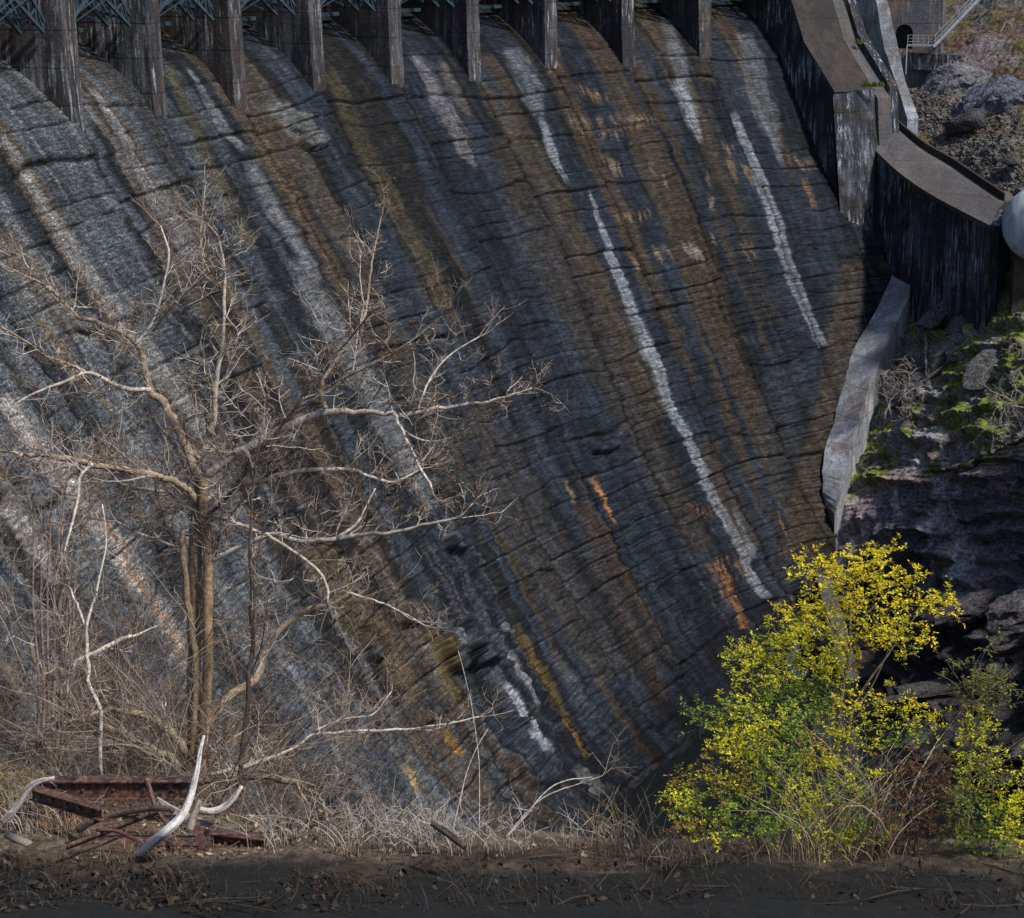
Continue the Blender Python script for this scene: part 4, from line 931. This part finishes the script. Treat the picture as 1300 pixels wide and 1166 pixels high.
def grass(mb, u, v, n, L, col, spread=.25, r=r):
    c, t = gpt(u, v)
    for _ in range(n):
        p = c + np.array([r.gauss(0, spread), r.gauss(0, spread), 0]); p[2] = float(ground_z(p[0], p[1])) - .02
        l = L * r.uniform(.5, 1.2); ln = np.array([r.gauss(0, .35), r.gauss(0, .35), 0])
        P = [p + ln * l * f * f + np.array([0, 0, l * (f - .2 * f * f)]) for f in np.linspace(0, 1, 5)]
        mb.tube(P, np.linspace(.006, .0015, 5), 3, np.array(col) * r.uniform(.5, 1.3))
mb = MB()
for k in range(12): grass(mb, r.uniform(745, 835), r.uniform(1072, 1090), 4, 1.0, (.24, .165, .09), .14)
for k in range(30): grass(mb, r.uniform(985, 1130), r.uniform(1072, 1100), 4, 1.35, (.46, .36, .26), .16)
for k in range(60): grass(mb, r.uniform(830, 1140), r.uniform(1070, 1100), 6, .42, (.36, .27, .18), .16)
for k in range(26): grass(mb, r.uniform(40, 110), r.uniform(1030, 1075), 9, .42, (.24, .15, .09), .10)
for k in range(60): grass(mb, r.uniform(0, 820), r.uniform(1060, 1095), 5, .3, (.27, .2, .14), .15)
for k in range(230): grass(mb, r.uniform(-10, 1310), r.triangular(1080, 1175, 1085), 5, .30, (.075, .055, .036), .18)
for k in range(60): grass(mb, r.uniform(985, 1150), r.uniform(1068, 1095), 2, r.uniform(1.4, 2.3), (.50, .40, .28), .2)
prop(mb.build('dry_grass', M_TWIG), 'dry tan grass and weed stalks at the bottom edge', 'grass', None, 'stuff')
# leaf litter
mb = MB()
for k in range(5200):
    u = r.uniform(-30, 420) if k < 2600 else r.uniform(-30, 1330); p, t = None, None
    x = r.uniform(-8, 8) if k >= 2600 else r.uniform(-7.5, -2); y = r.uniform(22.5, 30); z = float(ground_z(x, y)) + .03
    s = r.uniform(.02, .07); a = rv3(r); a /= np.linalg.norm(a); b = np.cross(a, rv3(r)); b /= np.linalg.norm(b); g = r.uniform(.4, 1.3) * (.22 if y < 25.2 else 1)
    c0 = np.array([x, y, z]); mb.add([c0 - a * s, c0 + b * s * .5, c0 + a * s, c0 - b * s * .5], [(0, 1, 2, 3)], np.array(r.choice([(.22, .15, .09), (.15, .09, .05), (.30, .24, .18), (.12, .085, .06)])) * g)
for k in range(260):
    x, y = r.uniform(-8, 8), r.uniform(22.5, 27); z = float(ground_z(x, y)) + .05; a = r.uniform(0, 3.14); L = r.uniform(.1, .5)
    p = np.array([x, y, z]); e = np.array([math.cos(a), math.sin(a), r.gauss(0, .12)]) * L
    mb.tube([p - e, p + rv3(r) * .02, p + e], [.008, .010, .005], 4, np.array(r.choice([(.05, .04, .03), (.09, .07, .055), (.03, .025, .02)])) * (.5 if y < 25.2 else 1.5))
prop(mb.build('leaf_litter', M_TWIG), 'fallen brown leaves scattered over the near ledge', 'leaf litter', None, 'stuff')

# ------------------------------------------------------------------ leafy plants
def leaf_spray(mb, mst, r, c, dirn, L, cols, ls, nl):
    dirn = dirn / np.linalg.norm(dirn); pts = [c + dirn * L * f + np.array([0, 0, -.12 * L * f * f]) for f in np.linspace(0, 1, 4)]
    mst.tube(pts, np.linspace(.004, .0018, 4), 3, np.array([.09, .065, .03]))
    for k in range(nl):
        f = r.uniform(.1, 1.05); sd_l = np.cross(dirn, np.array([0, 0, 1.])); sd_l /= np.linalg.norm(sd_l) + 1e-6; a = dirn * r.uniform(.1, .7) + sd_l * (1 if k % 2 else -1) + rv3(r) * .35; a /= np.linalg.norm(a)
        p = c + dirn * L * f + np.array([0, 0, -.12 * L * f * f]) + a * ls * .9 + rv3(r) * .008; b = np.cross(a, rv3(r) + np.array([0, 0, 1.6])); b /= np.linalg.norm(b)
        s = .82 * ls * r.uniform(.45, 1.4); col = np.array(cols[r.randrange(len(cols))]) * r.uniform(.6, 1.4)
        mb.add([p - a * s, p + b * s * .36 + a * s * .1, p + a * s, p - b * s * .36 + a * s * .1], [(0, 1, 2, 3)], col)
YEL = [(.88, .74, .02), (.80, .72, .03), (.92, .72, .03), (.62, .64, .03), (.86, .52, .03)]; YG = [(.58, .60, .03), (.70, .66, .03), (.38, .47, .03), (.74, .60, .03)]
GRN = [(.16, .27, .04), (.24, .34, .04), (.34, .42, .04), (.12, .2, .03)]; ORN = [(.50, .28, .04), (.55, .40, .05), (.36, .20, .05), (.30, .30, .05)]; BRL = [(.12, .055, .03), (.09, .04, .025), (.18, .09, .05), (.06, .03, .02)]
def z9(x, y): return 850 + x / 2.889, 680 + y / 2.889
def leafy(name, label, cat, d, stems, clusters, seed, ls=.032, dens=1.0, depth=.9, group=None, part='crown', scale=1.0):
    r = random.Random(seed); b = at(*stems[0][0][:2], d)
    T = empty(name, (b[0], b[1], float(ground_z(b[0], b[1]))), label, cat, group); mt, ml, ms = MB(), MB(), MB()
    for k, pts in enumerate(stems):
        P, R1 = px_limb(pts, d, 0, r.uniform(-.5, .5) if k else 0); R1 = R1 * np.linspace(.8, .45, len(R1)); mt.tube(P, R1, 6, bark_col(np.array([.11, .085, .06]), P, seed + k))
    mpx = d / F
    for (x, y, rx, ry, cols) in clusters:
        u, v = z9(x, y); rx, ry = rx / 2.889, ry / 2.889
        n = max(3, int(1.65 * dens * rx * ry / 17)); dc = r.uniform(-.5, .5) * depth
        for _ in range(n):
            a = r.uniform(0, 6.283); q = math.sqrt(r.random()) * 1.08
            uu, vv = u + rx * q * math.cos(a), v + ry * q * math.sin(a)
            c = at(uu, vv, d + dc + r.gauss(0, .25) * depth)
            cx = at(u, v + ry, d + dc); dirn = (c - cx) * .8 + rv3(r) * .22 + np.array([0, 0, .04])
            leaf_spray(ml, ms, r, c, dirn, r.uniform(.10, .26), cols, ls, r.randint(11, 18))
    mt.build('trunk' if cat == 'tree' else 'stem', M_BARK, T, smooth=True)
    cr = ml.build(part, M_LEAF, T)
    ms.build('twig_sprays', M_TWIG, cr, origin=np.array(T.location))
    return T
def zz(pts): return [(*z9(x, y), w) for x, y, w in pts]
leafy('yellow_tree', 'bright yellow autumn tree growing beside the foot of the spillway', 'tree', 28.2,
      [zz([(600, 1150, 9), (615, 800, 8), (625, 640, 8), (645, 500, 7), (662, 370, 6), (665, 250, 4), (690, 120, 2)]),
       zz([(640, 760, 6), (680, 620, 6), (740, 520, 5), (800, 440, 4), (870, 330, 3), (960, 260, 2)]), zz([(660, 640, 4), (720, 590, 4), (790, 450, 3), (840, 300, 2)]),
       zz([(622, 640, 5), (560, 520, 4), (480, 400, 3), (420, 320, 2)]), zz([(655, 440, 4), (590, 320, 3), (550, 200, 2), (540, 110, 1.5)]), zz([(660, 350, 4), (740, 270, 3), (830, 170, 2)])],
      [(540, 105, 75, 45, YEL), (500, 135, 50, 25, YEL), (600, 150, 50, 50, YEL), (690, 105, 70, 40, YEL), (740, 85, 60, 40, YEL), (800, 75, 45, 35, YEL), (700, 175, 90, 40, YEL), (860, 160, 60, 30, YEL), (890, 140, 35, 25, YEL), (800, 190, 45, 25, YEL),
       (1000, 215, 45, 30, YEL), (1020, 260, 40, 22, YEL), (960, 265, 50, 25, YEL), (900, 245, 60, 25, YEL), (830, 275, 60, 30, YEL), (590, 230, 75, 40, YEL), (660, 260, 50, 45, YEL), (730, 240, 40, 25, YEL), (780, 340, 80, 45, YG), (870, 350, 70, 40, YEL), (890, 420, 45, 35, YG), (940, 385, 35, 25, YEL), (720, 400, 75, 30, YEL),
       (560, 310, 80, 45, YEL), (480, 290, 70, 32, YEL), (430, 265, 35, 18, YEL), (420, 345, 70, 40, YG), (500, 360, 80, 35, YG), (300, 430, 70, 35, YG), (260, 460, 55, 30, YG), (370, 430, 80, 45, YG), (480, 430, 90, 50, YG), (590, 400, 60, 40, YG), (620, 470, 60, 45, YG), (340, 510, 85, 40, YG), (450, 530, 110, 50, YG), (560, 500, 60, 45, YG),
       (320, 560, 60, 25, YG), (400, 600, 70, 40, GRN), (490, 620, 85, 55, GRN), (560, 600, 55, 40, GRN), (640, 540, 40, 30, YG), (820, 540, 25, 12, YG), (700, 500, 30, 30, ORN), (600, 700, 60, 40, YG), (650, 620, 40, 40, YEL)], 61, .030, 1.0, 1.0)
leafy('locust_shrub', 'green feathery shrub at the left foot of the yellow tree', 'shrub', 27.4,
      [zz([(330, 1150, 5), (300, 900, 5), (250, 760, 4), (150, 660, 3), (70, 630, 2)]), zz([(300, 900, 4), (380, 760, 3), (400, 660, 2)])],
      [(75, 630, 40, 16, GRN), (120, 655, 45, 22, GRN), (150, 700, 55, 30, GRN), (200, 650, 60, 35, GRN), (240, 600, 60, 30, YG), (230, 710, 70, 40, YG), (300, 660, 70, 45, GRN), (370, 690, 80, 50, YG), (330, 770, 90, 50, YG), (240, 800, 90, 50, YG), (430, 780, 70, 60, GRN), (400, 860, 90, 50, GRN), (300, 880, 90, 60, YG), (480, 700, 60, 50, GRN), (520, 780, 60, 50, ORN), (340, 960, 100, 50, GRN), (440, 960, 80, 50, YG), (560, 880, 70, 60, YG), (620, 800, 60, 60, YG), (640, 930, 70, 60, GRN), (500, 1010, 90, 45, YG), (600, 1040, 90, 45, GRN), (430, 1070, 90, 40, GRN), (700, 1010, 70, 45, ORN), (560, 1110, 100, 35, YG), (720, 900, 50, 45, YG), (690, 1100, 80, 35, GRN)], 67, .030, .8, .9)
leafy('weed_clump', 'orange and yellow weedy clump at the lower left of the shrubs', 'weeds', 26.9,
      [zz([(130, 1150, 3), (110, 980, 3), (60, 880, 2)]), zz([(170, 1150, 3), (190, 950, 2), (150, 820, 2)])],
      [(50, 895, 45, 25, ORN), (130, 820, 45, 30, ORN), (190, 790, 40, 25, YEL), (60, 960, 60, 40, YG), (140, 920, 80, 45, YG), (110, 1000, 100, 45, GRN), (220, 930, 60, 50, ORN), (210, 1010, 80, 45, GRN), (60, 1060, 70, 40, ORN), (160, 1080, 80, 35, YG), (280, 1060, 70, 40, GRN), (20, 1000, 40, 40, YG), (340, 1080, 70, 35, GRN), (70, 1095, 40, 20, [(.5, .16, .04)])], 71, .030, .7, .8)
leafy('yellow_bush', 'small yellow-green bush right of the yellow tree stem', 'shrub', 27.6,
      [zz([(760, 1150, 5), (770, 900, 4), (790, 760, 3), (850, 680, 2)]), zz([(770, 880, 3), (880, 760, 3), (960, 670, 2)])],
      [(740, 640, 45, 30, YG), (790, 620, 50, 30, YEL), (840, 600, 45, 25, YG), (780, 680, 60, 35, YG), (850, 690, 60, 35, YG), (900, 640, 45, 30, YEL), (960, 640, 40, 35, YEL), (980, 700, 30, 30, YG), (920, 710, 55, 30, YG), (830, 750, 50, 30, GRN), (900, 770, 50, 35, GRN), (720, 730, 50, 50, YG), (780, 790, 20, 15, ORN)], 73, .028, .55, .7)
leafy('dead_bush', 'dead brown shrub with withered leaves at the bottom right', 'shrub', 27.2,
      [zz([(900, 1180, 6), (920, 1000, 5), (960, 900, 4), (1010, 800, 2)]), zz([(910, 1050, 4), (860, 920, 3), (840, 820, 2)])],
      [(1000, 820, 45, 35, BRL), (960, 880, 60, 45, BRL), (880, 900, 60, 50, BRL), (1010, 930, 50, 50, BRL), (920, 970, 80, 50, BRL), (870, 1040, 80, 45, BRL), (980, 1050, 80, 45, BRL), (940, 1110, 90, 35, BRL), (850, 1110, 70, 35, BRL), (820, 950, 40, 35, BRL), (940, 920, 25, 20, ORN), (800, 1060, 40, 30, ORN), (900, 820, 45, 35, BRL)], 79, .034, .6, .7)
OLV = [(.14, .16, .05), (.22, .24, .06), (.10, .12, .045), (.30, .27, .06)]
leafy('olive_shrub', 'tall sparse olive shrub with dark twigs at the lower right edge', 'shrub', 28.4,
      [zz([(1090, 1180, 6), (1100, 900, 5), (1110, 650, 4), (1120, 480, 3), (1190, 380, 2)]), zz([(1105, 700, 3), (1060, 560, 3), (970, 500, 1.6)]), zz([(1115, 620, 3), (1180, 560, 2.4), (1260, 490, 1.6)]), zz([(1110, 600, 3), (1040, 500, 2), (1010, 450, 1.4)]), zz([(1120, 560, 3), (1150, 440, 2), (1215, 365, 1.2)]),
       zz([(1105, 760, 3), (1200, 640, 2.4), (1300, 610, 1.6)]), zz([(1100, 900, 3), (1220, 800, 2.4), (1300, 740, 1.6)]), zz([(1000, 680, 1.5), (1060, 720, 2), (1100, 780, 2)])],
      [(1130, 520, 70, 45, OLV), (1170, 550, 60, 45, OLV), (1100, 570, 50, 40, OLV), (1220, 530, 40, 35, OLV), (1110, 640, 55, 40, OLV), (1150, 690, 50, 35, YG), (1100, 720, 50, 40, YG), (1130, 780, 70, 45, YG), (1090, 830, 60, 40, OLV), (1190, 420, 25, 30, OLV), (985, 520, 25, 14, OLV), (1060, 470, 30, 18, OLV), (1210, 380, 14, 18, OLV), (1260, 600, 30, 12, OLV), (1150, 600, 70, 60, OLV), (1130, 880, 70, 50, YG)], 83, .030, .8, .8)
leafy('green_bush', 'low green and yellow bush in the bottom right corner', 'shrub', 27.3,
      [zz([(1180, 1200, 5), (1180, 1000, 4), (1200, 860, 3), (1290, 790, 2)]), zz([(1150, 1180, 4), (1100, 1000, 3), (1080, 900, 2)]), zz([(1220, 1180, 3), (1260, 980, 2), (1300, 880, 2)])],
      [(1120, 900, 70, 45, OLV), (1190, 880, 60, 40, OLV), (1240, 850, 45, 18, YG), (1280, 790, 25, 10, YG), (1270, 880, 40, 14, YG), (1150, 980, 90, 45, GRN), (1230, 960, 60, 35, YG), (1060, 990, 60, 50, OLV), (1060, 1080, 70, 50, OLV), (1150, 1070, 90, 50, GRN), (1240, 1050, 70, 50, YG), (1290, 990, 40, 40, YG), (1250, 1120, 80, 40, GRN), (1130, 1130, 80, 35, GRN), (1290, 1090, 40, 50, YEL)], 89, .032, .8, .7)

# ------------------------------------------------------------------ rusty steel scrap, driftwood
def z10(x, y): return x / 3.611, 900 + y / 3.611
def scrap(name, label, cat, parts, mat=M_RUST):
    c = parts[0][1]; T = empty(name, c, label, cat)
    for nm, p0, fn in parts:
        mb = MB(); fn(mb); mb.build(nm, mat, T)
    return T
def channel(mb_parts, a, b, h, fw, t=.02, lean=np.array([0, .05, 0])):
    """C-section on edge: web plus two flanges; returns part builders"""
    a = np.asarray(a); b = np.asarray(b); d = b - a; d /= np.linalg.norm(d); up_ = np.array([0, 0, 1.]) - d * d[2]; up_ /= np.linalg.norm(up_); bk_ = np.cross(up_, d); bk_ = bk_ if bk_[1] > 0 else -bk_
    def web(mb): mb.poly_prism([a, b, b + bk_ * t, a + bk_ * t], [p + up_ * h for p in (a, b, b + bk_ * t, a + bk_ * t)])
    def flange(z0):
        def f(mb):
            e = up_ * z0; mb.poly_prism([p + e for p in (a - bk_ * .06, b - bk_ * .06, b + bk_ * fw, a + bk_ * fw)], [p + e + up_ * t for p in (a - bk_ * .06, b - bk_ * .06, b + bk_ * fw, a + bk_ * fw)])
        return f
    def bolts(mb):
        for f_ in (.12, .3, .5, .7, .88):
            p = a + (b - a) * f_ + up_ * h * .5; mb.tube([p + bk_ * .004, p - bk_ * .022, p - bk_ * .024], [.026, .024, .001], 6)
    return [('web', a, web), ('bolt_row', a, bolts), ('flange', a, flange(h + .001)), ('flange', a, flange(-t - .001))]
A1, B1_ = at(*z10(175, 408), 29.9), at(*z10(880, 408), 29.6)
scrap('steel_beam', 'long rusty steel channel lying level with its dark side facing out', 'beam', channel(None, A1, B1_, .25, .16))
A2, B2_ = at(*z10(150, 400), 29.2), at(*z10(470, 505), 27.9)
scrap('steel_beam', 'short rusty channel slanting down in front of the long beam', 'beam', channel(None, A2 - np.array([0, 0, .03]), B2_, .13, .12))
A3, B3_ = at(*z10(915, 610), gpt(*z10(915, 610))[1]), at(*z10(1225, 645), gpt(*z10(1225, 645))[1])
scrap('steel_beam', 'rusty angle beam with a bent upright end at right of the scrap', 'beam', channel(None, A3, B3_, .14, .10) + [('upright', A3, lambda mb: mb.bar(at(*z10(895, 530), 27.6), at(*z10(935, 640), 27.3), .12, .02, (0, 1, 0)))])
A4, B4_ = at(*z10(360, 640), gpt(*z10(360, 640))[1]), at(*z10(960, 640), gpt(*z10(960, 640))[1])
scrap('steel_beam', 'rusty beam along the bottom edge under the other scrap', 'beam', channel(None, A4, B4_, .06, .25))
def one(name, label, cat, fn, mat):
    mb = MB(); fn(mb); o = mb.build(name, mat, None, origin=mb.v[0][0], smooth=True); prop(o, label, cat); return o
RC = np.array([.16, .06, .04])
one('flat_bar', 'flat rusty bar running diagonally across the litter', 'steel bar', lambda mb: mb.bar(at(*z10(725, 470), 28.6), at(*z10(310, 632), 27.0), .03, .10, (.3, -.6, 1)), M_RUST)
def path10(pts, d): return [at(*z10(x, y), d) for x, y in pts]
def curve(mb, pts, rad, col, n=8):
    P = smooth_path(pts, len(pts) * 5); R1 = np.interp(np.linspace(0, 1, len(P)), np.linspace(0, 1, len(rad)), rad)
    k = np.arange(len(P)); n = n * 2; sd0 = int(rad[0] * 9999); mb.tube(P, R1, n, np.asarray(col))
    kk_, jj = np.meshgrid(k, np.arange(n), indexing='ij'); g = (.6 + .6 * fbm(kk_ * .25, jj * 1.7, 3, sd0)) * (1 - .6 * sst(.58, .66, fbm(kk_ * .12 + 3, jj * 2.3, 3, sd0 + 5)))
    mb.c[-1] = np.asarray(col)[None] * g.reshape(-1)[:, None]
one('rusty_pipe', 'dark curved rusty pipe rising over the flat bar', 'pipe', lambda mb: curve(mb, path10([(355, 558), (420, 520), (520, 485), (640, 463), (760, 457), (800, 470)], 28.0), [.05, .045, .04, .04, .035], (.09, .06, .05)), M_BARK)
one('rusty_rod', 'bent thin rusty rod lying under the curved pipe', 'rod', lambda mb: curve(mb, path10([(440, 555), (530, 560), (590, 585), (645, 612)], 27.5), [.025, .025, .022], (.10, .045, .035)), M_BARK)
one('rusty_rod', 'thin upright rusty rod crossing in front of the long beam', 'rod', lambda mb: curve(mb, path10([(670, 318), (690, 380), (710, 440), (760, 520), (850, 632)], 28.6), [.035, .032, .03, .03], (.15, .085, .07)), M_BARK)
one('driftwood', 'bleached white curved branch standing up beside the tree trunk', 'driftwood', lambda mb: curve(mb, [at(*z10(x, y), d_) for (x, y), d_ in zip([(622, 682), (655, 655), (695, 620), (760, 565), (830, 495), (868, 420), (890, 340), (908, 260), (918, 190), (935, 122)], np.interp(range(10), [0, 3, 9], [gpt(*z10(622, 682))[1] + .15, 26.9, 27.1]))], [.06, .064, .07, .068, .058, .05, .042, .035, .029, .018], (.66, .62, .60), 10), M_WOOD)
one('driftwood', 'smaller bleached branch curling up right of the tall white one', 'driftwood', lambda mb: curve(mb, path10([(905, 462), (960, 472), (1020, 455), (1070, 410), (1110, 355)], 28.0), [.05, .052, .05, .042, .03], (.55, .49, .45), 8), M_WOOD)
one('driftwood', 'grey curved branch lying at the left end of the long beam', 'driftwood', lambda mb: curve(mb, path10([(8, 520), (50, 480), (90, 430), (125, 372), (175, 335), (250, 318)], 28.4), [.05, .05, .045, .05, .04, .03], (.40, .35, .33), 8), M_WOOD)
one('driftwood', 'grey branch stub leaning in front of the beam end', 'driftwood', lambda mb: curve(mb, path10([(870, 555), (885, 500), (905, 450), (915, 420)], 27.6), [.06, .055, .045, .03], (.30, .24, .21), 8), M_WOOD)
one('driftwood', 'dark broken stick poking up at bottom centre', 'driftwood', lambda mb: curve(mb, [at(548, 1046, 26.6), at(565, 1056, 26.5), (at(590, 1075, 26.3))], [.03, .05, .045], (.09, .06, .045), 7), M_BARK)
one('fallen_branch', 'splintered grey branch lying right of the tall white branch', 'branch', lambda mb: [curve(mb, path10([(720 + 6 * k, 408 + 10 * k), (800, 455 + 6 * k), (900, 500 + 6 * k), (1000 + 15 * k, 540 + 4 * k), (1080 + 25 * k, 570 + 6 * k)], 28.2), [.018, .02, .015, .01], (.33, .28, .27), 5) for k in range(5)], M_WOOD)
one('wooden_board', 'weathered plank at the lower left corner', 'board', lambda mb: mb.bar(at(*z10(30, 578), 27.3), at(*z10(135, 622), 26.9), .10, .035, (.1, -.5, 1), (.20, .16, .13)), M_WOOD)
mb = MB(); c, t = gpt(*z10(35, 395)); r = random.Random(9)
for k in range(2600):
    a = r.uniform(0, 6.28); q_ = math.sqrt(r.random()); p = c + np.array([math.cos(a) * q_ * .95 - .25, math.sin(a) * q_ * .8, .34 * (1 - q_ * q_) + .02])
    d_ = rv3(r); d_[2] *= .3; d_ /= np.linalg.norm(d_); mb.bar(p, p + d_ * r.uniform(.08, .2), .008, .008, (0, 0.1, 1), np.array([.42, .31, .16]) * r.uniform(.6, 1.25))
prop(mb.build('straw_heap', M_TWIG, None, origin=c), 'heap of yellow straw at the left edge beside the beams', 'straw', None, None)
# bleached dead brush on the right bank
mb = MB(); r = random.Random(15)
for k in range(60):
    u, v = r.choice([(r.uniform(1262, 1310), r.uniform(430, 560)), (r.uniform(1262, 1310), r.uniform(430, 560)), (r.uniform(1120, 1150), r.uniform(470, 540)), (r.uniform(1180, 1300), r.uniform(690, 750))])
    p = at(u, v, np.interp(u, [1100, 1310], [198, 177.5])) ; twig(mb, r, p, np.array([r.gauss(0, .6), -.3, r.uniform(-.3, 1)]), r.uniform(1.2, 3.2), .035, 1, [np.array([.34, .29, .26]), np.array([.24, .2, .18])], None, -.5, 3, (5, 4, 2))
prop(mb.build('dead_brush', M_TWIG), 'bleached dead brush hanging over the mossy rock bank', 'brush', None, 'stuff')
mb = MB()
for k in range(90):
    i, j = r.randrange(60, 200), r.randrange(60, 260); twig(mb, r, UHP[i, j], np.array([r.gauss(0, 1), r.gauss(0, 1), .5]), r.uniform(.6, 2.4), .03, 1, [np.array([.3, .26, .23]), MIDT], None, -.3, 3, (3, 2, 2))
prop(mb.build('brushwood', M_TWIG), 'dead twigs strewn across the slope below the staircase', 'brush', None, 'stuff')
# grass tufts on the abutment
for (u, v, dd, n, w, lb) in [(1109, 107, 208.9, 90, 1.1, 'bright green grass tuft at the top edge of the abutment'), (1078, 21, 216, 30, .35, 'small green weed high on the gutter edge'), (1091, 53, 213.5, 24, .35, 'small green weed midway down the gutter')]:
    mb = MB(); c = at(u, v, dd)
    for k in range(n):
        p = c + np.array([r.uniform(-w, w), r.uniform(-.3, .3), -.25]); l = r.uniform(.25, .6); ln = np.array([r.gauss(0, .3), r.gauss(0, .3) - .2, 0])
        mb.tube([p, p + ln * l * .4 + np.array([0, 0, l * .7]), p + ln * l + np.array([0, 0, l])], [.06, .045, .01], 3, np.array([.10, .17, .025]) * r.uniform(.6, 1.4))
    prop(mb.build('grass_tuft', M_TWIG, None, origin=c), lb, 'grass tuft', 'weeds growing on the abutment')

# ------------------------------------------------------------------ light, sky, camera
sd_ = Vector((0.52, -0.38, 0.76)).normalized()
sun = bpy.data.lights.new('sun', 'SUN'); sun.energy = 2.6; sun.angle = math.radians(4); sun.color = (1.0, .95, .87)
so = bpy.data.objects.new('sun', sun); COL.objects.link(so); so.location = (60, 0, 120)
so.rotation_euler = (-sd_).to_track_quat('-Z', 'Y').to_euler()
W = bpy.data.worlds.new('World'); SC.world = W; W.use_nodes = True
nt = W.node_tree; bg = nt.nodes['Background']; sky = nt.nodes.new('ShaderNodeTexSky'); sky.sky_type = 'NISHITA'; sky.sun_disc = False
sky.sun_elevation = math.asin(sd_.z); sky.sun_rotation = math.atan2(sd_.x, sd_.y)
nt.links.new(sky.outputs[0], bg.inputs[0]); bg.inputs[1].default_value = 0.08
cam = bpy.data.cameras.new('camera'); cam.sensor_width = 36; cam.lens = 36 * F / 1300; cam.clip_end = 2000; cam.clip_start = .1
co = bpy.data.objects.new('camera', cam); COL.objects.link(co); co.location = (0, 0, CZ); co.rotation_euler = (math.pi / 2 - PITCH, 0, 0)
SC.camera = co
vs_ = SC.view_settings; SC.display_settings.display_device = 'sRGB'; vs_.view_transform = 'Standard'; vs_.look = 'None'; vs_.exposure = 0.85; vs_.gamma = 1
